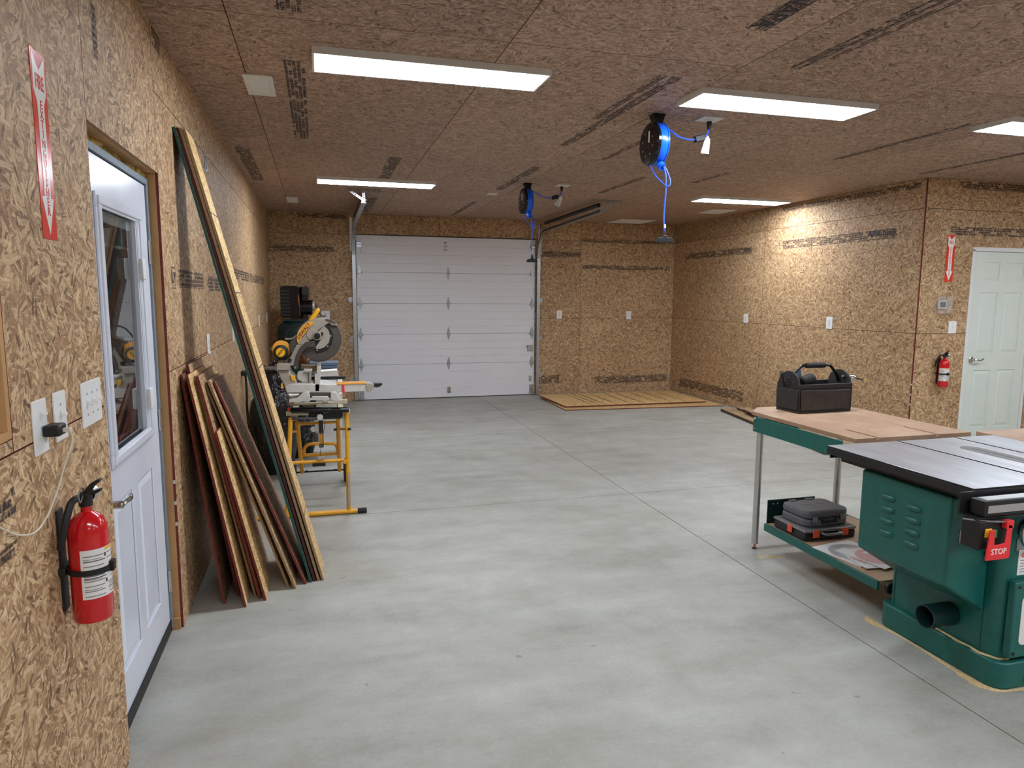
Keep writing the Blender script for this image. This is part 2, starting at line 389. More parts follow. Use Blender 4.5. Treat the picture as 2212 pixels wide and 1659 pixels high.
def thing(name, label, cat, M4=None, group=None, kind=None):
    o = bpy.data.objects.new(name, None); COL.objects.link(o); o.empty_display_size = .05
    if M4 is not None: o.matrix_world = M4 if isinstance(M4, Matrix) else Matrix.Translation(Vector(M4))
    return tag(o, label, cat, group, kind)
def frame(o, right, up):
    r = Vector(right).normalized(); u = Vector(up).normalized(); n = r.cross(u)
    return Matrix(((r.x, u.x, n.x, o[0]), (r.y, u.y, n.y, o[1]), (r.z, u.z, n.z, o[2]), (0, 0, 0, 1)))
def FL(y, z, x=0.0): return frame((x, y, z), (0, 1, 0), (0, 0, 1))          # on the left wall, facing +X
def FB(x, z, y=D): return frame((x, y, z), (1, 0, 0), (0, 0, 1))            # facing the camera side
def FR(y, z): return frame((W, y, z), (0, -1, 0), (0, 0, 1))                # on the right wall
def FC(x, y, z=H): return frame((x, y, z), (1, 0, 0), (0, -1, 0))           # under the ceiling
def text(s, size, o, right, up, mat, parent, ext=.0006, name='lettering', align='CENTER', sx=1.0):
    cu = bpy.data.curves.new('txt', 'FONT'); cu.body = s; cu.size = size; cu.extrude = ext; cu.align_x = align; cu.align_y = 'CENTER'; cu.resolution_u = 2
    cu.offset = size * .012
    t = bpy.data.objects.new('txt', cu); COL.objects.link(t)
    dg = bpy.context.evaluated_depsgraph_get(); me = bpy.data.meshes.new_from_object(t.evaluated_get(dg))
    bpy.data.objects.remove(t); bpy.data.curves.remove(cu)
    me.transform(frame(o, right, up) @ Matrix.Diagonal((sx, 1, 1, 1)))
    me.materials.clear(); me.materials.append(M[mat]); me.name = name
    ob = bpy.data.objects.new(name, me); COL.objects.link(ob); ob.parent = parent
    return ob
def tri(X, u, v): pass

# ------------------------------------------------------------------ the room shell
T = 0.011; G = 0.002
def panel_wall(parent, name, rects, place, mat='osb', edge='edge_redp'):
    """rects (a0,a1,b0,b1) in the wall plane; place(a,b,depth)->world, depth 0 = face, 1 = back"""
    for (a0, a1, b0, b1) in rects:
        p = place(a0 + G, b0 + G, 0); q = place(a1 - G, b1 - G, 1)
        n = [i for i in range(3) if abs((place(0, 0, 1) - place(0, 0, 0))[i]) > 1e-6][0]
        ms = {0: (1, 1, 1, 0, 1, 0), 1: (1, 1, 0, 1, 0, 1), 2: (0, 0, 1, 1, 1, 1)}[n]
        MB().box(p, q, ms=ms).build(name, [mat, edge], parent, smooth=False)
def minus(rects, hole):
    out = []; h0, h1, k0, k1 = hole
    for (a0, a1, b0, b1) in rects:
        if a1 <= h0 or a0 >= h1 or b1 <= k0 or b0 >= k1: out.append((a0, a1, b0, b1)); continue
        if a0 < h0: out.append((a0, h0, b0, b1))
        if a1 > h1: out.append((h1, a1, b0, b1))
        m0, m1 = max(a0, h0), min(a1, h1)
        if b0 < k0: out.append((m0, m1, b0, k0))
        if b1 > k1: out.append((m0, m1, k1, b1))
    return out
# floor: slabs cut by control joints
fl = thing('floor', None, None, (0, 0, 0), kind='structure')
MB().box((-.3, YN - .3, -.16), (XE + .3, D + .3, -.012)).build('subfloor', 'joint', fl, smooth=False)
xs = [-.3, 3.03, 6.70, XE + .3]; ys = [YN - .3, -.25, 4.93, 7.53, D + .3]
for i in range(3):
    for j in range(4):
        MB().box((xs[i] + .003, ys[j] + .003, -.012), (xs[i + 1] - .003, ys[j + 1] - .003, 0)).build('concrete_slab', 'concrete', fl, smooth=False)
# ceiling
ce = thing('ceiling', None, None, (0, 0, H), kind='structure')
MB().box((-.3, YN - .3, T), (XE + .3, D + .3, .14)).build('ceiling_backing', 'joint', ce, smooth=False)
cx = [-.02, .324] + [.324 + 1.2205 * k for k in range(1, 8)] + [XE + .02]
for i in range(len(cx) - 1):
    off = 5.67 if i % 2 == 0 else 6.89
    cuts = [YN - .02] + [off + 2.44 * k for k in range(-4, 3) if YN < off + 2.44 * k < D] + [D + .02]
    if i == 1: cuts = [YN - .02, -1.65, .79, 3.23, 5.67, 8.11, D + .02]
    panel_wall(ce, 'osb_panel', [(cx[i], cx[i + 1], cuts[j], cuts[j + 1]) for j in range(len(cuts) - 1)], lambda a, b, d: Vector((a, b, d * T)), 'osb_ceiling')
# left wall
wl = thing('wall_left', None, None, (0, 0, 0), kind='structure')
DY0, DY1, DH = 2.4309, 3.4029, 2.09            # rough opening of the entry door
WY0, WY1, WZ0, WZ1 = 0.83, 1.735, 1.252, 2.15   # rough opening of the window
rows = [(0, 1.2195), (1.2195, 2.439), (2.439, H)]
rects = []
for r, (b0, b1) in enumerate(rows):
    for c in ([YN, -1.2, 1.22, DY0], [DY0, DY1], [DY1, 5.85, 8.29, D + .01]):
        rects += [(c[k], c[k + 1], b0, b1) for k in range(len(c) - 1)]
rects = [q for q in rects if not (abs(q[0] - DY0) < 1e-6 and q[1] == DY1)] 
rects = minus(rects, (WY0, WY1, WZ0, WZ1))
panel_wall(wl, 'osb_panel', rects, lambda a, b, d: Vector((-d * T, a, b)), 'osb', 'edge_red')
panel_wall(wl, 'osb_panel', [(DY0, DY1, DH, H)], lambda a, b, d: Vector((-d * T, a, b)), 'osb', 'edge_raw')
b = MB()
for (a0, a1, b0, b1) in minus(minus([(YN, D, 0, H)], (DY0 - .004, DY1 + .006, 0, DH + .004)), (WY0 - .004, WY1 + .004, WZ0 - .004, WZ1 + .004)):
    b.box((-T - .14, a0, b0), (-T, a1, b1))
b.build('stud_wall', 'joint', wl, smooth=False)
# back wall
GX0, GX1, GH = 1.205, 3.948, 2.438
wb = thing('wall_back', None, None, (0, 0, 0), kind='structure')
rects = [(0, GX0, 0, 1.2195), (0, GX0, 1.2195, 2.439), (0, 2.443, 2.439, H), (2.443, 4.707, 2.439, H), (GX1, 4.707, 0, 1.2195), (GX1, 4.707, 1.2195, 2.439),
         (4.707, W, 0, 1.2195), (4.707, W, 1.2195, 2.439), (4.707, W, 2.439, H)]
panel_wall(wb, 'osb_panel', rects, lambda a, b, d: Vector((a, D + d * T, b)))
b = MB()
for (a0, a1, b0, b1) in minus([(-.15, W, 0, H)], (GX0, GX1, 0, GH)): b.box((a0, D + T, b0), (a1, D + T + .14, b1))
b.build('stud_wall', 'joint', wb, smooth=False)
# right wall up to the corner
wr = thing('wall_right', None, None, (W, 0, 0), kind='structure')
rects = []
for (b0, b1), cuts in zip(rows, ([DC, 8.03, D], [DC, 8.03, D], [DC, 7.98, D])):
    rects += [(cuts[k], cuts[k + 1], b0, b1) for k in range(2)]
panel_wall(wr, 'osb_panel', rects, lambda a, b, d: Vector((d * T, a, b)), 'osb', 'edge_red')
MB().box((T, DC + .03, 0), (T + .14, D, H)).build('stud_wall', 'joint', wr, smooth=False)
# wall with the white door
RX0, RX1, RH = 7.000, 7.862, 2.065
wd = thing('wall_side', None, None, (0, 0, 0), kind='structure')
rects = []
for r, (b0, b1) in enumerate(rows): rects += [(W + .016, 8.6, b0, b1), (8.6, XE, b0, b1)]
rects = minus(rects, (RX0, RX1, 0, RH))
panel_wall(wd, 'osb_panel', rects, lambda a, b, d: Vector((a, DC + .001 + d * T, b)), 'osb', 'edge_red')
b = MB()
for (a0, a1, b0, b1) in minus([(W + .155, XE, 0, H)], (RX0, RX1, 0, RH)): b.box((a0, DC + .001 + T, b0), (a1, DC + .14, b1))
b.build('stud_wall', 'joint', wd, smooth=False)
# walls outside the view: far right and behind the camera
we = thing('wall_far_right', None, None, (0, 0, 0), kind='structure')
panel_wall(we, 'osb_panel', [(YN + 2.44 * k, min(DC, YN + 2.44 * (k + 1)), b0, b1) for k in range(4) for b0, b1 in rows], lambda a, b, d: Vector((XE + d * T, a, b)))
wn = thing('wall_near', None, None, (0, 0, 0), kind='structure')
panel_wall(wn, 'osb_panel', [(2.44 * k, min(XE, 2.44 * (k + 1)), b0, b1) for k in range(4) for b0, b1 in rows], lambda a, b, d: Vector((a, YN - d * T, b)))
# ink stamps printed on the sheets
def stamp(parent, a, b, turn=False):
    a = Vector(a); b = Vector(b); bm = MB()
    d = b - a; k = [i for i in range(3) if abs(d[i]) < 1e-6][0]; i, j = [q for q in range(3) if q != k]
    def P(s, t): v = a.copy(); v[i] += d[i] * s; v[j] += d[j] * t; return v
    bm.add([P(0, 0), P(1, 0), P(1, 1), P(0, 1)], [(0, 1, 2, 3)])
    o = bm.build('printed_stamp', 'stamp', parent, smooth=False, fixn=False)
    if turn:
        for l in o.data.uv_layers[0].data: l.uv = (l.uv[1], l.uv[0])
    return o
e = .0009
def inv(p, o): return Vector(p) - o.location
for x0, y0, x1, y1 in ((.525, 3.78, .63, 5.58), (2.47, 1.9, 2.58, 2.78), (3.0, 1.6, 3.07, 3.17), (3.09, 1.8, 3.12, 3.0), (2.49, 3.46, 2.565, 5.24), (2.42, 3.46, 2.47, 4.4), (3.01, 4.68, 3.07, 5.66),
                       (1.27, 6.08, 1.38, 7.2), (2.56, 6.14, 2.65, 7.57), (2.54, 8.57, 2.61, 10.15), (.05, 6.0, .16, 7.7), (4.86, 3.79, 4.93, 5.09), (.53, 2.2, .63, 3.15), (3.72, 6.35, 3.8, 7.45), (4.36, 5.9, 4.43, 6.5),
                       (1.27, 8.6, 1.38, 10.1), (6.1, 4.1, 6.18, 5.4)):
    stamp(ce, inv((x0, y0, H - e), ce), inv((x1, y1, H - e), ce), True)
for y0, z0, y1, z1 in ((2.552, 2.31, 2.60, H - .01), (3.43, 2.635, 3.6, 2.715), (3.75, 1.60, 4.50, 1.69), (4.7, 1.59, 5.7, 1.68), (6.13, 1.69, 9.37, 1.78), (1.45, 1.09, 1.72, 1.15), (1.5, 1.0, 1.715, 1.03)):
    stamp(wl, (e, y0, z0), (e, y1, z1))
for y0, z0, y1, z1 in ((5.87, 2.18, 7.66, 2.28), (8.31, 2.16, 10.08, 2.25), (5.6, 2.64, 7.7, 2.70), (8.35, .11, 10.13, .25)):
    stamp(wr, (-e, y0, z0), (-e, y1, z1))
for x0, z0, x1, z1 in ((3.99, 2.18, 4.70, 2.27), (4.73, 2.0, 6.06, 2.065), (4.73, 2.42, 6.2, 2.47), (.01, 2.18, .9, 2.26), (3.99, .175, 4.37, .30), (4.99, .15, 6.29, .27), (.4, 2.655, 1.08, 2.715)):
    stamp(wb, (x0, D - e, z0), (x1, D - e, z1))
for x0, z0, x1, z1 in ((6.69, 2.19, 8.3, 2.275), (6.77, 2.64, 8.2, 2.715)):
    stamp(wd, (x0, DC - e + .001, z0), (x1, DC - e + .001, z1))
text('LP', .085, (6.27 - .04, D - .001, 2.03), (-1, 0, 0), (0, 0, -1), 'ink', wb, name='printed_letters')
text('APA', .075, (6.13 - .04, D - .001, 2.03), (-1, 0, 0), (0, 0, -1), 'ink', wb, name='printed_letters')
text('APA NER', .10, (-.001, 6.05, 2.24), (0, -1, 0), (0, 0, 1), 'ink', wr, name='printed_letters')
text('APA', .085, (-.001, 8.42, 2.21), (0, -1, 0), (0, 0, 1), 'ink', wr, name='printed_letters')
text('ENAPA', .13, (2.52 - 0, 2.55, -.001), (0, 1, 0), (1, 0, 0), 'ink', ce, name='printed_letters')
text('LP', .075, (.001, 3.62, 1.645), (0, 1, 0), (0, 0, 1), 'ink', wl, name='printed_letters')
b = MB()
for s in ((0, .004, 0, .1), (.09, .094, 0, .1), (0, .094, 0, .004), (0, .094, .096, .1)): b.box((.0003, 3.575 + s[0], 1.595 + s[2]), (.001, 3.575 + s[1], 1.595 + s[3]))
b.build('printed_box', 'ink', wl)

# ------------------------------------------------------------------ windows and doors
# window_1: only its lower right corner is in view at the left edge
w1 = thing('window_1', None, None, (0, 0, 0), kind='structure')
for nm, a, c in (('jamb', (-.11, WY0 - .001, WZ0), (-.0005, WY0 + .018, WZ1)), ('jamb', (-.11, WY1 - .018, WZ0), (-.0005, WY1 + .001, WZ1)), ('sill', (-.11, WY0 + .018, WZ0 - .001), (-.0005, WY1 - .018, WZ0 + .018)), ('head', (-.11, WY0 + .018, WZ1 - .018), (-.0005, WY1 - .018, WZ1 + .001))):
    MB().box(a, c).build(nm, 'pine', w1, bev=.001)
b = MB(); y0, y1, z0, z1 = WY0 + .019, WY1 - .019, WZ0 + .019, WZ1 - .019
for a, c in (((y0, z0), (y1, z0 + .045)), ((y0, z1 - .045), (y1, z1)), ((y0, z0 + .045), (y0 + .045, z1 - .045)), ((y1 - .045, z0 + .045), (y1, z1 - .045)), ((y0 + .045, (z0 + z1) / 2 - .02), (y1 - .045, (z0 + z1) / 2 + .02))):
    b.box((-.13, a[0], a[1]), (-.09, c[0], c[1]))
b.build('window_frame', 'whiteplastic', w1, bev=.002)
MB().box((-.112, y0 + .045, z0 + .045), (-.108, y1 - .045, z1 - .045)).build('pane', 'glass', w1)

def panelled_slab(root, w_, h_, t_, holes, mat, name='slab', win=None):
    """door leaf in a local frame (right, up, out); holes = recessed panels (x0,x1,z0,z1)"""
    base = [(0, w_, 0, h_)]
    if win: base = minus(base, win)
    rim = base
    for q in holes: rim = minus(rim, q)
    b = MB()
    for a0, a1, b0, b1 in base: b.box((a0, b0, -t_), (a1, b1, -.007))
    sl = b.build(name, mat, root)
    b = MB(); xs_ = sorted({v for r in rim for v in r[:2]}); zs_ = sorted({v for r in rim for v in r[2:]})
    # one stepped front skin
    inside = lambda x, z: any(a0 < x < a1 and b0 < z < b1 for a0, a1, b0, b1 in rim)
    idx = {}
    def V(i, j):
        if (i, j) not in idx: idx[(i, j)] = len(b.v); b.v.append(Vector((xs_[i], zs_[j], 0)))
        return idx[(i, j)]
    for i in range(len(xs_) - 1):
        for j in range(len(zs_) - 1):
            if inside((xs_[i] + xs_[i + 1]) / 2, (zs_[j] + zs_[j + 1]) / 2):
                b.f.append([V(i, j), V(i + 1, j), V(i + 1, j + 1), V(i, j + 1)]); b.mi.append(0)
    me_o = b.build('door_face', mat, sl, smooth=False, fixn=False)
    md = me_o.modifiers.new('solid', 'SOLIDIFY'); md.thickness = .0068; md.offset = -1
    bv = me_o.modifiers.new('bevel', 'BEVEL'); bv.width = .005; bv.segments = 2; bv.limit_method = 'ANGLE'
    for a0, a1, b0, b1 in holes:
        g = .022
        b = MB(); x0, x1, z0, z1 = a0 + .012, a1 - .012, b0 + .012, b1 - .012
        b.add([(x0, z0, -.0068), (x1, z0, -.0068), (x1, z1, -.0068), (x0, z1, -.0068), (x0 + g, z0 + g, -.001), (x1 - g, z0 + g, -.001), (x1 - g, z1 - g, -.001), (x0 + g, z1 - g, -.001)],
              [(3, 2, 1, 0), (4, 5, 6, 7), (0, 1, 5, 4), (1, 2, 6, 5), (2, 3, 7, 6), (3, 0, 4, 7)])
        b.build('raised_panel', mat, sl, smooth=False)
    return sl
# door_1: sectional garage door
g1 = thing('door_1', None, None, (GX0, D, 0), kind='structure')
gw = GX1 - GX0; zs = [0.012, .533, .99, 1.447, 1.905, 2.438]
for i in range(5):
    z0, z1 = zs[i], zs[i + 1] - .004; n = 4; prof = [(0, z0)]
    hh = (z1 - z0) / n
    for k in range(1, n): zz = z0 + hh * k; prof += [(0, zz - .006), (.004, zz), (0, zz + .006)]
    prof += [(0, z1), (.045, z1), (.045, z0)]
    b = MB(); m = len(prof)
    vs = [(.004, y, z) for y, z in prof] + [(gw - .004, y, z) for y, z in prof]
    b.add(vs, [tuple(range(m)), tuple(range(2 * m - 1, m - 1, -1))] + [(q, (q + 1) % m, m + (q + 1) % m, m + q) for q in range(m)])
    b.build('door_section', 'garage', g1, smooth=False)
MB().box((0, .002, 0), (gw, .05, .012)).build('bottom_seal', 'rubber', g1)
MB().box((-.0, -.012, 2.438), (gw, .04, 2.447)).build('top_seal', 'darkmetal', g1)
def hinge(x, z, roller):
    b = MB()
    b.prism([(-.006, .095), (.006, .095), (.012, .075), (.026, .012), (.026, -.012), (.012, -.075), (.006, -.095), (-.006, -.095), (-.012, -.075), (-.026, -.012), (-.026, .012), (-.012, .075)], (x, -.0005, z), (1, 0, 0), (0, 0, 1), 0, .004)
    b.prism([(-.016, .045), (.016, .045), (.022, .006), (.022, -.006), (.016, -.035), (-.016, -.035), (-.022, -.006), (-.022, .006)], (x, -.0045, z), (1, 0, 0), (0, 0, 1), 0, .01)
    b.cyl((x - .03, -.012, z), (x + .03, -.012, z), .006, 8)
    if roller:
        s_ = -1 if x < gw / 2 else 1
        b.cyl((x - s_ * .045, -.028, z - .012), (x + s_ * .052, -.028, z - .012), .006, 8)
        b.box((x - .028, -.034, z - .02), (x + .028, -.004, z + .004))
    b.build('hinge', 'galv', g1, bev=.001)
for z in zs[1:5]:
    hinge(.045, z, True); hinge(gw / 2 - .01, z, False); hinge(gw - .05, z, True)
for x, s_ in ((.045, -1), (gw - .05, 1)):
    b = MB().box((x - .035, -.006, 2.26), (x + .035, 0, 2.36)); b.box((x - .035, -.035, 2.30), (x + .035, -.006, 2.335)); b.cyl((x - s_ * .03, -.03, 2.345), (x + s_ * .055, -.03, 2.345), .006, 8)
    b.build('top_bracket', 'galv', g1, bev=.002)
    b = MB().box((x - .032, -.006, .05), (x + .032, 0, .17)); b.box((x - .032, -.03, .03), (x + .032, -.006, .05)); b.cyl((x - s_ * .05, -.024, .04), (x + s_ * .055, -.024, .04), .006, 8)
    b.build('bottom_bracket', 'galv', g1, bev=.002)
MB().box((gw - .09, -.006, .22), (gw - .05, 0, .31)).build('warning_plate', 'galv', g1)
b = MB().box((gw - .12, -.018, .70), (gw - .03, 0, .80)); b.cyl((gw - .15, -.01, .77), (gw - .12, -.01, .77), .005, 8); b.box((gw - .13, -.024, .785), (gw - .06, -.018, .8))
b.build('slide_lock', 'galv', g1, bev=.002)
b = MB().box((gw / 2 - .03, -.004, .07), (gw / 2 + .02, 0, .17)); b.box((gw / 2 - .024, -.03, .08), (gw / 2 - .016, -.004, .16)); b.box((gw / 2 + .006, -.03, .08), (gw / 2 + .014, -.004, .16)); b.box((gw / 2 - .024, -.034, .11), (gw / 2 + .014, -.026, .13))
b.build('lift_handle', 'castgrey', g1, bev=.002)
b = MB()
for k, zz in enumerate((2.35, 2.333, 2.30, 2.283, 2.25, 2.235)): b.box((gw / 2 - .075, -.0008, zz), (gw / 2 - .03, 0, zz + (.009 if k % 2 == 0 else .004)))
b.build('printed_label', 'ink', g1)
b = MB().box((.07, -.0008, 2.17), (.074, 0, 2.24)); b.build('printed_label', 'ink', g1)

def track(name, x, s_, label):
    """vertical track, bend, horizontal track, spring, hanger; s_ = side that faces the wall"""
    t = thing(name, label, 'garage door track', (x, D, 0))
    path = [(-.045, z) for z in (0.02, .6, 1.2, 1.8, 2.14)] + [(-.045 - .34 * (1 - math.cos(a)), 2.14 + .34 * math.sin(a) * 1.2) for a in [PI / 2 * k / 7 for k in range(1, 8)]]
    nb = len(path); path += [(-.9, 2.56), (-1.7, 2.575), (-2.52, 2.59)]
    def sweep(pp):
        b = MB(); prof = [(-.002 * 0 - .025, -.019), (.025, -.019), (.025, -.012), (-.018, -.012), (-.018, .012), (.025, .012), (.025, .019), (-.025, .019)]
        vs = []; m = len(prof)
        for i, (y, z) in enumerate(pp):
            a0 = pp[max(i - 1, 0)]; a1 = pp[min(i + 1, len(pp) - 1)]
            d = Vector((0, a1[0] - a0[0], a1[1] - a0[1])).normalized(); n = Vector((1, 0, 0)).cross(d)
            vs += [Vector((px * -s_ * 1.0, 0, 0)) + Vector((0, y, z)) + n * pn for px, pn in prof]
        b.add(vs, [(i * m + k, i * m + (k + 1) % m, (i + 1) * m + (k + 1) % m, (i + 1) * m + k) for i in range(len(pp) - 1) for k in range(m)] + [tuple(range(m)), tuple(range(len(pp) * m - 1, (len(pp) - 1) * m - 1, -1))])
        return b
    sweep(path[:5]).build('vertical_track', 'galv', t, smooth=False)
    sweep(path[4:nb]).build('curved_track', 'galv', t, ang=40)
    sweep(path[nb - 1:]).build('horizontal_track', 'galv', t, smooth=False)
    b = MB().box((s_ * .03 - .02, -.004, 2.2), (s_ * .03 + .02, 0, 2.68)); b.box((s_ * .048 - .002, -.05, 2.2), (s_ * .048 + .002, 0, 2.68)); b.build('flag_angle', 'whiteplastic' if s_ < 0 else 'galv', t)
    b = MB().cyl((-s_ * .012, -.42, 2.652), (-s_ * .012, -2.45, 2.668), .026, 14); b.build('spring', 'darkmetal', t)
    b = MB().cyl((-s_ * .012, -.42, 2.652), (-s_ * .012, -.1, 2.60), .004, 6); b.build('cable', 'galv', t)
    # perforated hanger
    y = -2.52
    def perf(p0, p1, w_, nm):
        p0 = Vector(p0); p1 = Vector(p1); d = (p1 - p0); L = d.length; d.normalize(); nn = max(3, int(L / .028)); side = Vector((0, 1, 0)).cross(d).normalized() if abs(d.y) < .9 else Vector((1, 0, 0))
        b = MB(); st = L / nn
        for k in range(nn):
            for a0, a1, c0, c1 in ((0, st, -w_, -w_ * .45), (0, st, w_ * .45, w_), (0, st * .35, -w_ * .45, w_ * .45), (st * .75, st, -w_ * .45, w_ * .45)):
                q = p0 + d * (k * st); th = Vector((0, .0025, 0))
                vs = [q + d * a0 + side * c0, q + d * a1 + side * c0, q + d * a1 + side * c1, q + d * a0 + side * c1]
                b.add(vs + [v + th for v in vs], [(0, 1, 2, 3), (7, 6, 5, 4), (0, 4, 5, 1), (1, 5, 6, 2), (2, 6, 7, 3), (3, 7, 4, 0)])
        b.build(nm, 'galv', t, smooth=False)
    sx = -.19 if s_ < 0 else -.1
    perf((sx, y, H - .018), (sx + .37, y, H - .018), .016, 'hanger_angle')
    MB().box((sx, y, H - .003), (sx + .37, y + .034, H)).build('hanger_flange', 'galv', t)
    perf((0, y - .004, H - .03), (0, y - .004, 2.585), .014, 'hanger_strut')
    perf((s_ * -.0 + (-.15 if s_ < 0 else .2), y - .008, H - .03), (s_ * 0, y - .008, 2.60), .013, 'hanger_strut')
    for z in (.32, .91, 1.50):
        b = MB().box((s_ * .055 - .03, -.003, z - .035), (s_ * .055 + .03, 0, z + .035)); b.box((s_ * .03 - .002, -.045, z - .03), (s_ * .03 + .002, -.003, z + .03)); b.cyl((s_ * .065, -.008, z), (s_ * .065, -.003, z), .008, 8)
        b.build('jamb_bracket', 'galv', t)
    return t
track('garage_door_track', 1.172, -1, 'galvanised garage door track left of the white overhead door, with perforated hanger')
track('garage_door_track', 3.985, 1, 'galvanised garage door track right of the white overhead door, curving to the ceiling')

# door_2: white entry door on the left, recessed 50 mm
d2 = thing('door_2', None, None, FL(2.455, .028, -.05), kind='structure')
DWD, DHT = .914, 2.005
win = (.197, .742, .965, 1.85)
sl = panelled_slab(d2, DWD, DHT, .042, [(.175, .42, .185, .80), (.515, .76, .185, .80)], 'doorw', win=win)
b = MB()
x0, x1, z0, z1 = win[0] - .03, win[1] + .03, win[2] - .03, win[3] + .03
for k, (o_, i_, hgt) in enumerate(((0, .05, .010), (.012, .04, .017))):
    for q in (((x0 + o_), z0 + o_, x1 - o_, z0 + i_), ((x0 + o_), z1 - i_, x1 - o_, z1 - o_), ((x0 + o_), z0 + i_, x0 + i_, z1 - i_), ((x1 - i_), z0 + i_, x1 - o_, z1 - i_)):
        b.box((q[0], q[1], .0002), (q[2], q[3], hgt))
b.build('window_frame', 'doorw', d2, bev=.003)
MB().box((win[0] + .0, win[2], -.03), (win[1], win[3], -.024)).build('pane', 'glass', d2)
MB().box((win[0] + .0, win[2], -.012), (win[1] - .055, win[3], -.0095)).build('pane', 'glass', d2)
b = MB().box((win[0], win[3] - .06, -.02), (win[1] - .055, win[3] - .001, -.014))
for k in range(2): b.box((win[0], win[3] - .14 - .008 * 0 - k * .0, -.019), (win[1] - .055, win[3] - .128, -.015))
b.box((win[0] + .12, win[3] - .14, -.0185), (win[0] + .128, win[3] - .06, -.0165)); b.box((win[0] + .36, win[3] - .14, -.0185), (win[0] + .368, win[3] - .06, -.0165))
b.build('blind', 'whiteplastic', d2)
b = MB().box((win[1] - .055, win[2], -.02), (win[1], win[3], .006)); b.box((win[1] - .046, win[2] + .002, .006), (win[1] - .041, win[3], .010)); b.box((win[1] - .012, win[2] + .002, .006), (win[1] - .007, win[3], .010)); b.build('blind_track', 'doorw', d2, bev=.001)
for z in (1.60, 1.065):
    for xx in (win[1] - .048, win[1] - .024): MB().box((xx, z, .0105), (xx + .02, z + .085, .026)).build('blind_slider', 'whiteplastic', d2, bev=.004)
b = MB().box((-.0235, -.01, -.03), (-.003, DHT + .03, .008)); b.box((DWD + .003, -.01, -.03), (DWD + .032, DHT + .03, .008)); b.box((-.003, DHT + .004, -.03), (DWD + .003, DHT + .03, .008))
b.build('door_frame', 'greyframe', d2, bev=.001)
MB().box((-.02, -.026, -.07), (DWD + .028, -.0, .004)).build('threshold', 'darkmetal', d2)
MB().box((0, .0005, .0005), (DWD, .03, .006)).build('door_sweep', 'black', d2)
for z in (1.67, .93, .17):
    b = MB().box((DWD - .004, z, .0045), (DWD + .014, z + .10, .0075)); b.cyl((DWD + .002, z, .010), (DWD + .002, z + .10, .010), .007, 10)
    for q in (.02, .05, .08): b.cyl((DWD + .009, z + q, .0075), (DWD + .009, z + q, .0095), .003, 6)
    b.build('hinge', 'chrome', d2)
b = MB().lathe((.075, .835, 0), (0, 0, 1), [(.033, .0005), (.033, .006), (.028, .012), (.014, .014), (.0135, .05), (.012, .055)], 20)
b.tube([(.075, .835, .052), (.10, .838, .056), (.135, .836, .058), (.165, .832, .055), (.185, .838, .050)], .0085, 10)
b.build('door_handle', 'chrome', d2)
# wooden reveal around the recessed door
rv = thing('trim_1', None, None, (0, 0, 0), kind='structure')
MB().box((-.12, DY1 - .0, 0), (-.0112, DY1 + .0055, DH)).build('stud', 'pine', rv)
MB().box((-.12, DY0 + .001, DH - .0), (-.0112, DY1 - .001, DH + .0035)).build('header', 'pine', rv)
MB().box((-.12, DY0 - .0035, 0), (-.0112, DY0, DH)).build('stud', 'pine', rv)
MB().box((-.08, DY1 - .034 + .018, .0), (-.0112, DY1 - .0005, .055)).build('sill_block', 'pine', rv)
random.seed(3); b = MB()
for k in range(70):
    f_ = k / 69; r = random.uniform(.008, .02); c = (-.075 + random.uniform(-.005, .012), DY0 + .05 + f_ * .90, DH - random.uniform(.004, .022))
    b.lathe(c, (0, 0, 1), [(r * .3, -r), (r * .9, -r * .5), (r, 0), (r * .8, r * .6), (r * .3, r)], 7)
b.build('foam_bead', 'foam', rv)

# door_3: pale six-panel door on the right
d3 = thing('door_3', None, None, FB(RX0 + .038, .01, DC + .012), kind='structure')
SW, SH = .785, 2.03
p_ = []
for a, c in ((.115, .345), (.44, .67)):
    for z0, z1 in ((.225, .82), (1.0, 1.62), (1.735, 1.925)): p_.append((a, c, z0, z1))
panelled_slab(d3, SW, SH, .036, p_, 'doorg')
b = MB().box((-.037, -.009, -.07), (-.003, SH + .02, .012)); b.box((SW + .003, -.009, -.07), (SW + .037, SH + .02, .012)); b.box((-.037, SH + .003, -.07), (SW + .037, SH + .043, .012))
b.build('door_frame', 'white', d3, bev=.001)
b = MB().lathe((.072, .935, 0), (0, 0, 1), [(.032, .0005), (.032, .006), (.026, .011), (.013, .013), (.012, .045)], 20)
b.tube([(.072, .935, .044), (.10, .937, .050), (.13, .930, .052), (.16, .935, .050), (.18, .945, .048)], .008, 10)
b.build('door_handle', 'chrome', d3)
MB().box((-.0028, .9, -.03), (-.0005, .96, -.002)).build('strike_plate', 'chrome', d3)

# ------------------------------------------------------------------ ceiling lights
def led(x, y, label, lx=1.19, ly=.30, mat='led'):
    t = thing('ceiling_light', label, 'ceiling light', (x, y, H), group='flat LED ceiling panels')
    b = MB(); hx, hy, fr = lx / 2, ly / 2, .012
    for q in ((-hx, -hy, hx, -hy + fr), (-hx, hy - fr, hx, hy), (-hx, -hy + fr, -hx + fr, hy - fr), (hx - fr, -hy + fr, hx, hy - fr)): b.box((q[0], q[1], -.032), (q[2], q[3], 0))
    b.box((-hx + fr, -hy + fr, -.008), (hx - fr, hy - fr, 0))
    b.build('frame', 'white', t)
    MB().box((-hx + fr, -hy + fr, -.031), (hx - fr, hy - fr, -.027)).build('diffuser', mat, t)
led(1.257, 3.683, 'large lit white LED panel at the upper left, nearest the entry door')
led(3.345, 3.725, 'lit white LED panel just above the nearer blue cord reel')
led(1.27, 7.385, 'lit white LED panel above the hanger of the left garage door track', mat='led_far')
led(5.56, 7.41, 'thin-looking lit LED panel at the far right, beside the bare right wall', mat='led_far')
led(5.565, 3.71, 'lit LED panel cut off by the right edge of the picture')
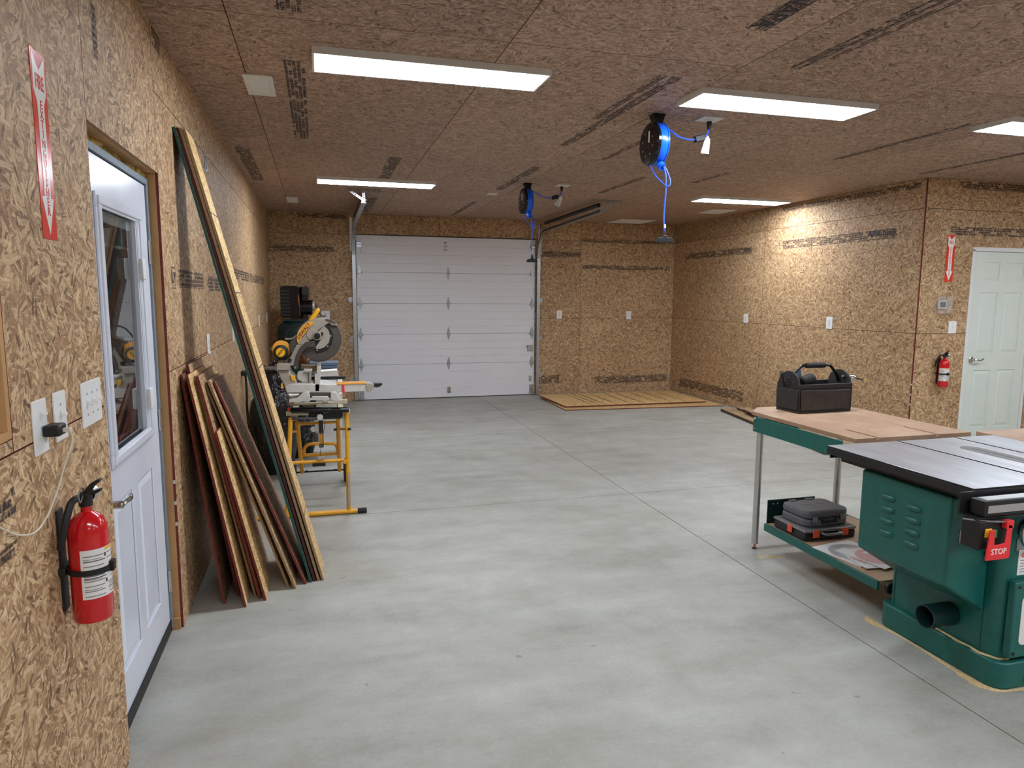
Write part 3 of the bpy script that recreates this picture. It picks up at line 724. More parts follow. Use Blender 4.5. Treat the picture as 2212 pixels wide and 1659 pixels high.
led(7.75, 3.65, 'lit LED panel out of the picture above the pale six-panel door side')
for k, x in enumerate((1.25, 3.3, 5.5, 7.75)): led(x, -.05, ('lit LED panel behind the camera nearest the left wall', 'lit LED panel behind the camera, second from the left wall', 'lit LED panel behind the camera, third from the left wall', 'lit LED panel behind the camera, fourth from the left wall')[k])
for k, x in enumerate((2.3, 6.6)): led(x, -2.9, ('lit LED panel by the rear wall on the left side', 'lit LED panel by the rear wall on the right side')[k])
# ceiling fittings
def register(x0, y0, x1, y1, label, cat='vent', nm='ceiling_vent', slats=9, along='x', inner=.72):
    cx_, cy_ = (x0 + x1) / 2, (y0 + y1) / 2; hx, hy = (x1 - x0) / 2, (y1 - y0) / 2
    t = thing(nm, label, cat, (cx_, cy_, H)); b = MB(); ix, iy = hx * inner, hy * inner
    for q in ((-hx, -hy, hx, -iy), (-hx, iy, hx, hy), (-hx, -iy, -ix, iy), (ix, -iy, hx, iy)): b.box((q[0], q[1], -.008), (q[2], q[3], 0))
    b.build('frame', 'white', t, bev=.002)
    MB().box((-ix, -iy, -.0015), (ix, iy, -.0002)).build('duct_screen', 'darkmetal', t)
    for k in range(slats):
        c = -iy + (k + .5) * 2 * iy / slats; w_ = iy / slats * .62
        b = MB().add([(-ix, c - w_, -.002), (ix, c - w_, -.002), (ix, c + w_, -.008), (-ix, c + w_, -.008), (-ix, c - w_, -.0032), (ix, c - w_, -.0032), (ix, c + w_, -.0092), (-ix, c + w_, -.0092)],
                     [(0, 1, 2, 3), (7, 6, 5, 4), (0, 4, 5, 1), (1, 5, 6, 2), (2, 6, 7, 3), (3, 7, 4, 0)]); b.build('slat', 'white', t, smooth=False)
register(.303, 4.065, .457, 4.45, 'nearer square white ceiling vent with slats, left of the large LED panel', inner=.62)
register(.322, 8.87, .456, 9.37, 'small white ceiling vent high in the far left corner', inner=.62)
register(5.08, 9.78, 5.66, 10.30, 'wide white return air grille flat on the ceiling by the back wall', cat='vent', slats=16, inner=.9)
register(5.75, 8.3, 6.1, 8.75, 'faint white ceiling vent behind the far right LED panel', slats=8, inner=.8)
t = thing('ceiling_cover_plate', 'small blank white plate on the ceiling, left of the farther cord reel', 'cover plate', (2.61, 7.88, H))
MB().box((-.058, -.058, -.006), (.058, .058, 0)).build('plate', 'white', t, bev=.002); MB().cyl((0, 0, -.008), (0, 0, -.006), .005, 8).build('screw', 'galv', t)

# ------------------------------------------------------------------ plates, outlets, switches
def outlet(Mx, label, w_=.084, h_=.132, kind='duplex', name='wall_outlet', cat='outlet', gangs=1, grp=None):
    t = thing(name, label, cat, Mx, grp)
    MB().box((-w_ / 2, -h_ / 2, 0), (w_ / 2, h_ / 2, .0055)).build('cover_plate', 'whiteplastic', t, bev=.002)
    if kind == 'duplex':
        for s_ in (-1, 1):
            r = MB().prism([(.017 * math.cos(a) * 1.0, .0145 * math.sin(a)) for a in [2 * PI * k / 16 for k in range(16)]], (0, s_ * .0195, .0056), (1, 0, 0), (0, 1, 0), 0, .0018).build('receptacle', 'white', t)
            b = MB()
            for xx in (-.0065, .0065): b.box((xx - .0012, s_ * .0195 - .001, .0075), (xx + .0012, s_ * .0195 + .008, .0079))
            b.cyl((0, s_ * .0195 - .007, .0075), (0, s_ * .0195 - .007, .0079), .0024, 8); b.build('slot', 'ink', r)
        MB().cyl((0, 0, .0055), (0, 0, .007), .003, 8).build('screw', 'galv', t)
    elif kind == 'switch':
        for g in range(gangs):
            x = (g - (gangs - 1) / 2) * .046
            b = MB().box((x - .005, -.012, .0056), (x + .005, .012, .007)); b.build('toggle_plate', 'white', t)
            MB().box((x - .0038, .0, .007), (x + .0038, .009, .020)).build('toggle', 'whiteplastic', t, bev=.001)
            b = MB()
            for zz in (-.03, .03): b.cyl((x, zz, .0055), (x, zz, .007), .003, 8)
            b.build('screw', 'galv', t)
    elif kind == 'blank':
        b = MB()
        for zz in (-h_ * .32, h_ * .32): b.cyl((0, zz, .0055), (0, zz, .007), .003, 8)
        b.build('screw', 'galv', t)
    return t
# near left wall
t = outlet(FL(1.884, 1.250), 'white combination plate on the left wall with the black charger plugged in', .084, .132, 'combo', cat='outlet')
MB().box((-.006, .018, .0056), (.006, .040, .008)).build('toggle_plate', 'white', t)
MB().box((-.004, .028, .008), (.004, .036, .02)).build('toggle', 'whiteplastic', t, bev=.001)
MB().prism([(.017 * math.cos(a), .0145 * math.sin(a)) for a in [2 * PI * k / 16 for k in range(16)]], (0, -.02, .0056), (1, 0, 0), (0, 1, 0), 0, .0018).build('receptacle', 'white', t)
outlet(FL(2.020, 1.254), 'white single switch plate on the left wall right of the plugged-in charger', .084, .128, 'switch', 'light_switch', 'switch')
outlet(FL(2.280, 1.251), 'wide white three-switch plate on the left wall beside the entry door', .176, .130, 'switch', 'light_switch', 'switch', gangs=3)
ch = thing('phone_charger', 'black phone charger block plugged into the left wall', 'charger', FL(1.905, 1.238))
MB().box((-.026, -.014, .0078), (.026, .014, .045)).build('charger_body', 'black', ch, bev=.005)
MB().box((-.010, -.006, .0452), (.008, .004, .062)).build('cable_plug', 'cordw', ch, bev=.002)
cb = MB().tube([(-.002, -.003, .060), (-.004, -.03, .064), (-.012, -.09, .045), (-.03, -.15, .03), (-.07, -.195, .02), (-.13, -.215, .014), (-.22, -.19, .01), (-.34, -.12, .01)], .0022, 8)
cb.build('cable', 'cordw', ch)
# along the far left wall
outlet(FL(4.575, 1.262), 'white outlet on the left wall just above the leaning short sheets', .09, .13)
outlet(FL(5.87, 1.262), 'white outlet on the left wall partly hidden behind the tall leaning strips', .09, .13)
outlet(FL(7.10, 1.27), 'white outlet on the left wall right behind the tall strips', .09, .13)
outlet(FL(8.40, 1.27), 'white outlet on the left wall, second from the back corner', .09, .13)
outlet(FL(9.67, 1.262), 'white outlet on the left wall nearest the back corner', .09, .13)
t = thing('wall_box', 'small open dark box high on the left wall above the tall strips', 'junction box', FL(4.83, 2.388))
b = MB()
for q in ((-.035, -.05, -.029, .05), (.029, -.05, .035, .05), (-.029, -.05, .029, -.044), (-.029, .044, .029, .05)): b.box((q[0], q[1], 0), (q[2], q[3], .004))
b.build('box_rim', 'galv', t); MB().box((-.029, -.044, .0), (.029, .044, .001)).build('box_inside', 'black', t)
t = thing('power_adapter', 'black plug adapter with two hanging cords on the left wall behind the strips', 'adapter', atX(522, 806, 0.0))
MB().box((.001, -.06, -.02), (.045, .06, .02)).build('adapter_body', 'black', t, bev=.004)
for s_ in (-1, 1): MB().tube([(.03, s_ * .04, -.02), (.034, s_ * .045, -.15), (.03, s_ * .05 + .02, -.32), (.04, s_ * .05 + .05, -.52), (.05, s_ * .04 + .08, -.66)], .005, 8).build('cord', 'black', t)
# back wall
outlet(FB(4.355, 1.277), 'white outlet on the back wall just right of the garage door')
outlet(FB(5.56, 1.267), 'white outlet on the back wall nearest the right corner')
outlet(FB(.755, 1.272), 'white outlet on the back wall behind the mitre saw handle', .12, .13)
# right wall
outlet(FR(8.37, 1.278), 'white outlet on the right wall, the one farther into the room', .10, .125)
outlet(FR(6.737, 1.28), 'white outlet on the right wall, the one nearer the outside corner', .10, .14)
outlet(FB(6.818, 1.28, DC), 'white single switch plate on the wall left of the pale door', .10, .122, 'switch', 'light_switch', 'switch')
t = thing('thermostat', 'grey thermostat inside a clear lock cover, left of the pale door', 'thermostat', FB(6.655, 1.505, DC))
MB().box((-.055, -.04, .001), (.055, .045, .022)).build('thermostat_body', 'castlight', t, bev=.004)
MB().box((-.035, -.022, .0222), (.035, .03, .0235)).build('display', 'lcd', t)
b = MB()
for q in ((-.085, -.085, .085, -.081), (-.085, .081, .085, .085), (-.085, -.081, -.081, .081), (.081, -.081, .085, .081)): b.box((q[0], q[1], .001), (q[2], q[3], .05))
b.box((-.085, -.085, .0505), (.085, .085, .053)); b.build('clear_cover', 'clear', t)
MB().cyl((.03, -.088, .035), (.03, -.088, .055), .006, 10).build('lock', 'galv', t)

# ------------------------------------------------------------------ fire signs and extinguishers
def fire_sign(Mx, label, lx=.098, ly=.458, tilt=0):
    t = thing('fire_extinguisher_sign', label, 'sign', Mx @ Matrix.Rotation(tilt, 4, 'Z'))
    MB().box((-lx / 2, -ly / 2, .0003), (lx / 2, ly / 2, .0016)).build('sign_plate', 'redsign', t)
    k = lx / .1
    top = ly / 2
    pts = [(-.041, top - .004), (0, top - .045), (.041, top - .004), (.041, top - .095), (.022, top - .125), (.022, -ly / 2 + .105), (.041, -ly / 2 + .105), (0, -ly / 2 + .012), (-.041, -ly / 2 + .105), (-.022, -ly / 2 + .105), (-.022, top - .125), (-.041, top - .095)]
    MB().prism([(x * k, y) for x, y in pts], (0, 0, .0017), (1, 0, 0), (0, 1, 0), 0, .0006).build('arrow', 'signwhite', t, smooth=False)
    text('FIRE', .05, (0, top - .075, .0026), (1, 0, 0), (0, 1, 0), 'redsign', t, .0004, sx=.62)
    for i, c in enumerate('EXTINGUISHER'):
        text(c, .030, (0, top - .128 - i * (ly - .128 - .055) / 11.6, .0026), (1, 0, 0), (0, 1, 0), 'redsign', t, .0004)
    return t
fire_sign(FL(2.057, 1.936), 'near red and white fire extinguisher arrow sign on the left wall', tilt=0)
fire_sign(FB(6.718, 1.963, DC), 'far red and white fire extinguisher arrow sign left of the pale door', lx=.1)

def extinguisher(Mx, label, R=.056, hb=.40, zb=0.0):
    """local frame: right, up, out from the wall"""
    t = thing('fire_extinguisher', label, 'fire extinguisher', Mx)
    c = R + .018
    pr = [(R * .55, 0), (R * .93, .002), (R, .010), (R, hb * .80), (R * .97, hb * .86), (R * .82, hb * .93), (R * .55, hb * .975), (R * .28, hb), (R * .26, hb + .02)]
    MB().lathe((0, 0, c), (0, 1, 0), pr, 40).build('cylinder', 'red', t, ang=50)
    # label wraps the front, facing the room
    n = 22; b = MB(); vs = []
    def arc(z0, z1, a0, a1, rad, m=0):
        bb = b; o = len(bb.v)
        for k in range(n + 1):
            a = a0 + (a1 - a0) * k / n
            for z in (z0, z1): bb.v.append(Vector((math.sin(a) * rad, z, c + math.cos(a) * rad)))
        for k in range(n): bb.f.append([o + 2 * k, o + 2 * k + 2, o + 2 * k + 3, o + 2 * k + 1]); bb.mi.append(m)
    arc(hb * .235, hb * .685, -1.75, 1.25, R + .0006)
    b.build('paper_label', 'paper', t, ang=60, fixn=False)
    b = MB()
    for k in range(9):
        z = hb * (.255 + .046 * k)
        if .44 < z / hb < .52: continue
        arc(z, z + hb * .009, -1.62, -.60, R + .0011)
        arc(z, z + hb * .009, -.42 if k % 3 else -.2, .5 + .05 * (k % 3), R + .0011)
        if k % 2: arc(z + hb * .018, z + hb * .024, -1.62, -.75, R + .0011)
    for q in (.36, .47, .60): arc(hb * q, hb * q + .010, -.56, -.46, R + .0012, 1)
    arc(hb * .42, hb * .428, -1.62, -.5, R + .0011, 1); arc(hb * .575, hb * .583, -1.62, -.5, R + .0011, 1)
    for q in (-.33, .0):
        arc(hb * .26, hb * .265, q, q + .24, R + .0013, 1); arc(hb * .33, hb * .335, q, q + .24, R + .0013, 1); arc(hb * .26, hb * .335, q, q + .02, R + .0013, 1); arc(hb * .26, hb * .335, q + .22, q + .24, R + .0013, 1)
    arc(hb * .655, hb * .68, -.5, 1.2, R + .0012, 2)
    b.build('label_print', ['print', 'ink', 'yellowb'], t, ang=60, fixn=False)
    b = MB().ring((0, hb * .455, c), (0, 1, 0), R + .0015, R + .005, hb * .05, 40); b.box((-.012, hb * .44, R * 2 + .018), (.010, hb * .53, R * 2 + .028)); b.build('strap', 'black', t)
    # wall bracket
    b = MB().box((-.02, hb * .10, 0), (.02, hb + .01, .006)); b.box((-R * .7, hb * .45, .0), (R * .7, hb * .52, .016)); b.build('bracket', 'black', t, bev=.002)
    # valve, levers, gauge, hose
    b = MB().cyl((0, hb + .015, c), (0, hb + .05, c), .016, 16); b.cyl((-.02, hb + .04, c), (.03, hb + .04, c), .010, 12); b.build('valve', 'black', t)
    b = MB().prism([(-.010, .0), (.0, .010), (.014, .028), (.036, .040), (.040, .034), (.024, .022), (.016, .008), (.010, -.004)], (0, hb + .045, c), (0, 0, 1), (0, 1, 0), -.011, .011); b.build('lever', 'black', t, bev=.002)
    b = MB().prism([(.0, .0), (.024, .002), (.040, .012), (.038, .017), (.020, .010), (0, .010)], (0, hb + .042, c), (0, 0, 1), (0, 1, 0), -.009, .009); b.build('carry_handle', 'black', t, bev=.002)
    b = MB().cyl((.022, hb + .04, c), (.040, hb + .04, c + .006), .019, 20); b.build('gauge', 'chrome', t)
    MB().cyl((.0402, hb + .04, c + .006), (.041, hb + .04, c + .0062), .015, 20).build('gauge_face', 'paper', t)
    MB().tube([(-.01, hb + .056, c), (-.03, hb + .070, c + .002), (-.05, hb + .056, c), (-.04, hb + .034, c), (-.02, hb + .046, c)], .0016, 6).build('pin_ring', 'galv', t)
    MB().tube([(-.012, hb + .04, c - .01), (-.04, hb + .035, c - .02), (-.062, hb - .01, c - .03), (-.066, hb * .8, c - .04), (-.060, hb * .74, c - .045)], .009, 10).build('hose', 'black', t)
    return t
pe = atX(203, 1333, .064)
extinguisher(FL(pe.y, pe.z), 'large red fire extinguisher strapped to the left wall beside the entry door', R=.047, hb=atX(205, 1086, .064).z - pe.z)
extinguisher(FB(6.687, .683, DC), 'small-looking red fire extinguisher on the far wall left of the pale door', R=.047, hb=.283)

# ------------------------------------------------------------------ sheets and strips leaning on the left wall
def board(B, Tp, w_, th, length, face, edge, label, group, name='osb_sheet', cat='board'):
    B = Vector(B); Tp = Vector(Tp); up = (Tp - B).normalized(); right = Vector((0, 1, 0)); 
    Mx = frame(B, right, up)                        # normal = Y x up -> +X side
    ms = (1, 1, 1, 1, 1, 1)
    b = MB()
    x0, y0, z0, x1, y1, z1 = 0, 0, -th, w_, length, 0
    vs = [(x0, y0, z0), (x1, y0, z0), (x1, y1, z0), (x0, y1, z0), (x0, y0, z1), (x1, y0, z1), (x1, y1, z1), (x0, y1, z1)]
    o = len(b.v); b.add(vs, [])
    for f, k in zip([(3, 2, 1, 0), (4, 5, 6, 7), (0, 1, 5, 4), (1, 2, 6, 5), (2, 3, 7, 6), (3, 0, 4, 7)], (0, 0, 1, 1, 1, 1)): b.f.append(list(f)); b.mi.append(k)
    ob = b.build(name, [face, edge], None, smooth=False)
    ob.matrix_world = Mx
    return tag(ob, label, cat, group)
GS = 'short OSB sheets leaning on the left wall'
HT = 1.215
sheets = [
    ((.158, 3.618), .016, .60, .011, 1.19, 'osb_brown', 'edge_red', 'short strand board sheet with dull red edge, closest to the wall on the near side'),
    ((.216, 3.699), .032, .69, .011, 1.235, 'osb', 'edge_red', 'short strand board sheet with red edge, the one standing tallest at the wall'),
    ((.266, 3.552), .052, .50, .011, 1.205, 'osb_yellow', 'edge_red', 'short strand board sheet with bright red edge whose foot stands nearest the camera'),
    ((.303, 3.676), .068, .52, .011, 1.19, 'osb', 'edge_raw', 'short sheet with bare tan edge between two red-edged sheets'),
    ((.327, 3.640), .084, .56, .011, 1.195, 'osb', 'edge_red', 'short red-edged sheet just behind the lowest sheet of the row'),
    ((.358, 3.608), .160, .26, .011, .915, 'osb_yellow', 'edge_red', 'lowest leaning sheet, red edged with a pale top, in the middle of the row'),
    ((.464, 3.754), .097, .38, .011, 1.19, 'osb', 'edge_raw', 'bare-edged short sheet, left one of the tan pair'),
    ((.501, 3.719), .119, .38, .011, 1.20, 'osb', 'edge_raw', 'bare-edged short sheet, right one of the tan pair'),
    ((.553, 3.768), .140, .35, .011, 1.20, 'osb_brown', 'edge_red', 'short red-edged sheet with a dark face, directly left of the tall strips'),
]
for (bx, by), tx, wd_, th, ln, fm, em, lb in sheets:
    bz = math.sqrt(ln * ln - (bx - tx) ** 2)
    board((bx, by, .002), (tx, by, bz), wd_, th, ln, fm, em, lb, GS)
GT = 'tall strand board strips leaning on the left wall'
for bx, by, tx, fm, em, lb in ((.582, 3.786, .014, 'osb_brown', 'edge_green', 'tall leaning strip with the dark green painted edge'),
                               (.602, 3.794, .028, 'osb_brown', 'edge_maroon', 'tall leaning strip with the dark maroon edge beside the green one'),
                               (.624, 3.794, .042, 'osb', 'edge_raw', 'tall leaning strip with bare brown edge, second from the room side'),
                               (.646, 3.795, .057, 'osb_yellow', 'edge_raw', 'tall leaning strip on the room side with a bright yellow face')):
    o = board((bx, by, .002), (tx, by, 2.37), .24, .0125, 2.44, fm, em, lb, GT, 'osb_strip')
    if fm == 'osb_yellow':
        for h_ in (1.62, 1.22, .80, 2.03, .38):
            MB().box((.0, h_, .0001), (.24, h_ + .006, .0007)).build('pencil_line', 'ink', o)

# ------------------------------------------------------------------ sheets lying on the floor at the back
def flat_sheet(c4, z0, th, label, lift=0.0):
    b = MB(); top = [(x, y, z0 + th + (lift if i == 3 else 0)) for i, (x, y) in enumerate(c4)]; bot = [(x, y, z0 + (lift if i == 3 else 0)) for i, (x, y) in enumerate(c4)]
    b.add(bot + top, [(3, 2, 1, 0), (4, 5, 6, 7), (0, 1, 5, 4), (1, 2, 6, 5), (2, 3, 7, 6), (3, 0, 4, 7)]); b.mi = [0, 0, 1, 1, 1, 1]
    o = b.build('osb_sheet', ['osb_yellow', 'edge_red'], None, smooth=False)
    return tag(o, label, 'board', 'strand board sheets lying by the back wall')
flat_sheet([(3.90, 8.85), (6.30, 8.70), (6.30, 9.91), (3.93, 10.0)], .001, .011, 'lower strand board sheet on the floor, its red front edge sticking out')
up_ = flat_sheet([(3.97, 9.02), (6.17, 8.99), (6.24, 10.19), (3.90, 10.07)], .020, .012, 'upper strand board sheet on the floor by the back wall, ruled with dark lines', lift=.02)
b = MB()
for f_ in (.19, .235, .28, .36, .46, .55, .66, .76, .86):
    x0 = 3.97 + 2.20 * f_; x1 = 3.90 + 2.34 * f_
    for s_ in (0,): b.add([(x0, 9.03, .0327), (x0 + .010, 9.03, .0327), (x1 + .010, 10.07, .0532 - .02 * f_), (x1, 10.07, .0532 - .02 * f_)], [(0, 1, 2, 3)])
b.build('ruled_line', 'ink', up_, smooth=False)
t = thing('board_offcut', 'thin strand board strip propping up the upper floor sheet', 'board', (4.3, 9.5, .0125))
MB().box((0, -.3, 0), (1.6, .3, .007)).build('strip', 'osb_yellow', t)
# weathered planks on the floor behind the workbench
for k, (x0, y0, x1, y1, w_, z0, th, lb) in enumerate(((5.98, 8.30, 5.52, 5.70, .28, .0, .04, 'lowest weathered plank on the floor behind the workbench, its long edge in view'),
                                                     (6.14, 8.16, 5.75, 5.60, .18, .042, .03, 'middle weathered plank of the pile behind the workbench'),
                                                     (6.03, 7.85, 5.62, 5.75, .10, .074, .028, 'top narrow weathered plank of the pile behind the workbench'))):
    d_ = Vector((x1 - x0, y1 - y0, 0)).normalized(); s_ = Vector((-d_.y, d_.x, 0)) ; s_ = s_ if s_.x > 0 else -s_
    a = Vector((x0, y0, z0)); c = Vector((x1, y1, z0)); b = MB(); u_ = Vector((0, 0, th))
    b.add([a, c, c + s_ * w_, a + s_ * w_, a + u_, c + u_, c + s_ * w_ + u_, a + s_ * w_ + u_], [(3, 2, 1, 0), (4, 5, 6, 7), (0, 1, 5, 4), (1, 2, 6, 5), (2, 3, 7, 6), (3, 0, 4, 7)]); b.mi = [0, 0, 1, 1, 1, 1]
    tag(b.build('weathered_plank', ['wood_old', 'wood_olddk'], None, bev=.003), lb, 'plank', 'weathered planks behind the workbench')

# ------------------------------------------------------------------ cord reels
def reel(x, y, label, near=True):
    t = thing('cord_reel', label, 'cord reel', (x, y, H), group='cord reels hung from the ceiling')
    R, zc = .134, -.185
    b = MB().prism([(-.042, -.003), (.042, -.003), (.028, -.045), (.026, -.10), (-.026, -.10), (-.028, -.045)], (0, 0, 0), (1, 0, 0), (0, 0, 1), -.03, .03)
    b.box((-.044, -.04, -.003), (.044, .04, 0)); b.build('bracket', 'blackgloss', t, bev=.003)
    b = MB().lathe((-.045, 0, zc), (-1, 0, 0), [(R, -.012), (R, .004), (R * .93, .014), (R * .5, .018), (.01, .018)], 40)
    b.build('side_cover', 'blackgloss', t, ang=40)
    b = MB()
    for k in range(8):
        a = k * PI / 4 + .3; b.cyl((-.0632, math.cos(a) * .075, zc + math.sin(a) * .075), (-.0645, math.cos(a) * .075, zc + math.sin(a) * .075), .006, 8)
    b.build('screw', 'galv', t)
    MB().box((-.0648, -.03, zc + .005), (-.0636, -.012, zc + .075)).build('sticker', 'paper', t)
    b = MB().lathe((-.033, 0, zc), (1, 0, 0), [(R * .97, 0), (R * .99, .005), (R * .99, .046), (R * .97, .052)], 40); b.build('drum', 'blue', t, ang=40)
    b = MB().lathe((.020, 0, zc), (1, 0, 0), [(R, 0), (R, .006), (R * .9, .014), (.01, .018)], 40); b.build('side_cover', 'blue', t, ang=40)
    b = MB().ring((.0, -.06, zc - .135), (.2, -.6, -.6), .012, .026, .03, 18); b.build('cord_guide', 'blue', t)
    MB().tube([(.002, -.07, zc - .12), (.025, -.085, zc - .19), (.03, -.09, zc - .30), (.022, -.09, zc - .46), (.03, -.09, zc - .565)], .0055, 8).build('power_cord', 'bluecord', t)
    MB().tube([(-.05, -.02, zc - .13), (-.03, -.04, zc - .19), (.01, -.07, zc - .245), (.04, -.10, zc - .275), (.055, -.10, zc - .25), (.045, -.09, zc - .20), (.01, -.07, zc - .12)], .0045, 8).build('power_cord', 'bluecord', t)
    zt = zc - .565
    MB().cyl((.03, -.09, zt + .03), (.03, -.09, zt + .055), .008, 10).build('cord_stop', 'paper', t)
    b = MB().cyl((.03, -.09, zt + .012), (.03, -.09, zt - .035), .010, 12, r1=.014); b.prism([(-.055, -.06), (.055, -.06), (.055, -.038), (.045, -.03), (.018, -.028), (.012, -.015), (-.012, -.015), (-.018, -.028), (-.045, -.03), (-.055, -.038)], (.03, -.09, zt), (1, 0, 0), (0, 0, 1), -.016, .016)
    b.build('triple_tap', 'black', t, bev=.003)
    # lead to the ceiling socket
    MB().tube([(.03, 0, -.075), (.09, -.005, -.09), (.16, -.005, -.128), (.24, -.005, -.140), (.27, -.004, -.135)], .0055, 8).build('lead_cord', 'bluecord', t)
    b = MB(); b.T = Matrix.Translation((.305, -.004, -.128)) @ Matrix.Rotation(-.25, 4, 'Y'); b.box((-.035, -.018, -.02), (.035, .018, .02)); b.build('breaker_box', 'black', t, bev=.005)
    MB().tube([(.338, -.004, -.118), (.362, -.002, -.10), (.374, 0, -.065)], .0055, 8).build('lead_cord', 'bluecord', t)
    MB().prism([(-.014, 0), (.014, 0), (.012, -.02), (.006, -.05), (-.006, -.05), (-.012, -.02)], (.376, 0, -.0145), (1, 0, 0), (0, 0, 1), -.012, .012).build('plug', 'black', t, bev=.002)
    b = MB(); b.T = Matrix.Translation((.352, -.012, -.150)) @ Matrix.Rotation(.12 if near else .5, 4, 'Y'); b.prism([(-.028, -.075), (.032, -.07), (.026, .02), (.006, .045), (-.012, .02)], (0, 0, 0), (1, 0, 0), (0, 0, 1), 0, .001)
    tg = b.build('hang_tag', 'paper', t)
    b2 = MB(); b2.T = b.T
    for k in range(5): b2.box((-.02, -.0016, -.062 + k * .013), (.018 - (k % 2) * .012, -.0009, -.058 + k * .013))
    b2.build('tag_print', 'print', tg)
    return t
reel(2.79, 4.194, 'bright blue cord reel with black side cover, the nearer and larger of the two')
reel(2.785, 7.053, 'dark blue cord reel farther back in front of the garage door', False)
for x, y, lb in ((3.165, 4.19, 'white ceiling outlet that the nearer blue cord reel is plugged into'), (3.175, 7.06, 'white ceiling outlet that the farther cord reel is plugged into')):
    t = thing('ceiling_outlet', lb, 'outlet', FC(x, y)); MB().box((-.075, -.06, .0), (.075, .06, .0055)).build('cover_plate', 'whiteplastic', t, bev=.002)
    for s_ in (-1, 1): MB().cyl((s_ * .022, 0, .0056), (s_ * .022, 0, .0075), .016, 14).build('receptacle', 'white', t)

# ------------------------------------------------------------------ workbench behind the table saw
wb_ = thing('workbench', 'long workbench with tan board top, green aprons and round metal legs', 'workbench', (3.25, 3.6, 0))
o_ = Vector((3.25, 3.6, 0))
def L(x, y, z): return (x - o_.x, y - o_.y, z)
BX0, BX1, BY0, BY1, BT = 3.235, 4.0, 2.83, 3.83, .862
slots = [3.395, 3.775]
xs_ = [BX0 + .02, slots[0] - .01, slots[0] + .01, slots[1] - .01, slots[1] + .01, BX1]
b = MB()
b.prism([(BX0 + .02, BY0), (BX1, BY0), (BX1, BY1), (BX0 + .15, BY1), (BX0 + .02, BY1 - .13)], L(0, 0, BT - .022), (1, 0, 0), (0, 1, 0), 0, .013)
for i in (0, 2, 4):
    a, c = xs_[i], xs_[i + 1]
    if i == 0: b.prism([(a, BY0), (c, BY0), (c, BY1), (BX0 + .15, BY1), (a, BY1 - .13)], L(0, 0, BT - .009), (1, 0, 0), (0, 1, 0), 0, .009)
    else: b.box(L(a, BY0, BT - .009), L(c, BY1, BT))
for sx_ in slots: b.box(L(sx_ - .01, BY0 + .22, BT - .009), L(sx_ + .01, BY1, BT - .0003))
b.build('bench_top', 'mdf', wb_)
def apron(x0, y0, x1, y1, nm='apron'):
    b = MB().box(L(x0, y0, .745), L(x1, y1, .838)); b.build(nm, 'green', wb_, bev=.002)
apron(3.238, 2.90, 3.243, 3.66); apron(3.247, 3.655, 3.88, 3.66); apron(3.877, 2.90, 3.882, 3.65)
for y, z in ((3.645, .825), (3.645, .762)): MB().lathe(L(3.2375, y, z), (-1, 0, 0), [(.007, 0), (.006, .003), (.002, .005)], 10).build('bolt', 'chrome', wb_)
b = MB(); [b.box(L(3.2372, y - .0015, z - .01), L(3.238, y + .0015, z + .01)) for y, z in ((3.50, .80), (3.24, .79), (2.94, .80))]; b.build('slot', 'ink', wb_)
for x, y in ((3.262, 3.615), (3.855, 3.615)):
    lg = MB().cyl(L(x, y, .035), L(x, y, .838), .0205, 20).build('leg', 'alu', wb_)
    MB().cyl(L(x, y, .0), L(x, y, .006), .016, 12).build('foot', 'black', lg)
    MB().cyl(L(x, y, .006), L(x, y, .035), .006, 8).build('foot_screw', 'copper', lg)
MB().box(L(3.26, 2.615, .185), L(3.86, 3.50, .20)).build('shelf', 'mdf', wb_)
b = MB().box(L(3.245, 2.615, .155), L(3.259, 3.51, .2)); b.build('shelf_rail', 'green', wb_, bev=.002)
b = MB().box(L(3.861, 2.615, .155), L(3.875, 3.56, .2)); b.build('shelf_rail', 'green', wb_, bev=.002)
b = MB().box(L(3.262, 3.505, .17), L(3.60, 3.512, .345)); b.build('shelf_end_panel', 'greendk', wb_, bev=.002)
b = MB(); [b.cyl(L(3.30 + dx, 3.503, .32), L(3.30 + dx, 3.5049, .32), .004, 8) for dx in (0, .03)]; b.build('rivet', 'paper', wb_)
# tool cases on the shelf
def rot_thing(name, label, cat, o, ang, group=None): return thing(name, label, cat, Matrix.Translation(Vector(o)) @ Matrix.Rotation(ang, 4, 'Z'), group)
t = rot_thing('organizer_case', 'black and grey parts organizer with orange latches, under the grey case', 'tool case', (3.262, 3.165, .2005), 0.0)
MB().box((0, 0, 0), (.345, .275, .048)).build('case_bottom', 'black', t, bev=.010)
MB().box((-.004, -.004, .0485), (.349, .279, .068)).build('lid', 'casegrey2', t, bev=.008)
for x in (.05, .245): MB().box((x, -.010, .022), (x + .042, -.0045, .066)).build('latch', 'orange', t, bev=.002)
MB().box((-.010, .10, .022), (-.0045, .14, .066)).build('latch', 'orange', t, bev=.002)
b = MB().tube([(.11, -.003, .045), (.115, -.03, .045), (.14, -.034, .045), (.20, -.034, .045), (.225, -.03, .045), (.23, -.003, .045)], .007, 8); b.build('handle', 'casegrey2', t)
b = MB()
for k in range(4):
    for j in range(2): b.box((.02 + k * .08, .02 + j * .125, .068), (.085 + k * .08, .13 + j * .125, .0715))
b.build('lid_ribs', 'casegrey2', t, bev=.002)
t = rot_thing('tool_case', 'closed dark grey moulded tool case on top of the organizer', 'tool case', (3.282, 3.185, .273), 0.03)
b = MB(); b.prism([(.03, 0), (.28, 0), (.31, .03), (.31, .20), (.28, .23), (.03, .23), (0, .20), (0, .03)], (0, 0, 0), (1, 0, 0), (0, 1, 0), 0, .045); b.build('case_bottom', 'casegrey', t, bev=.010)
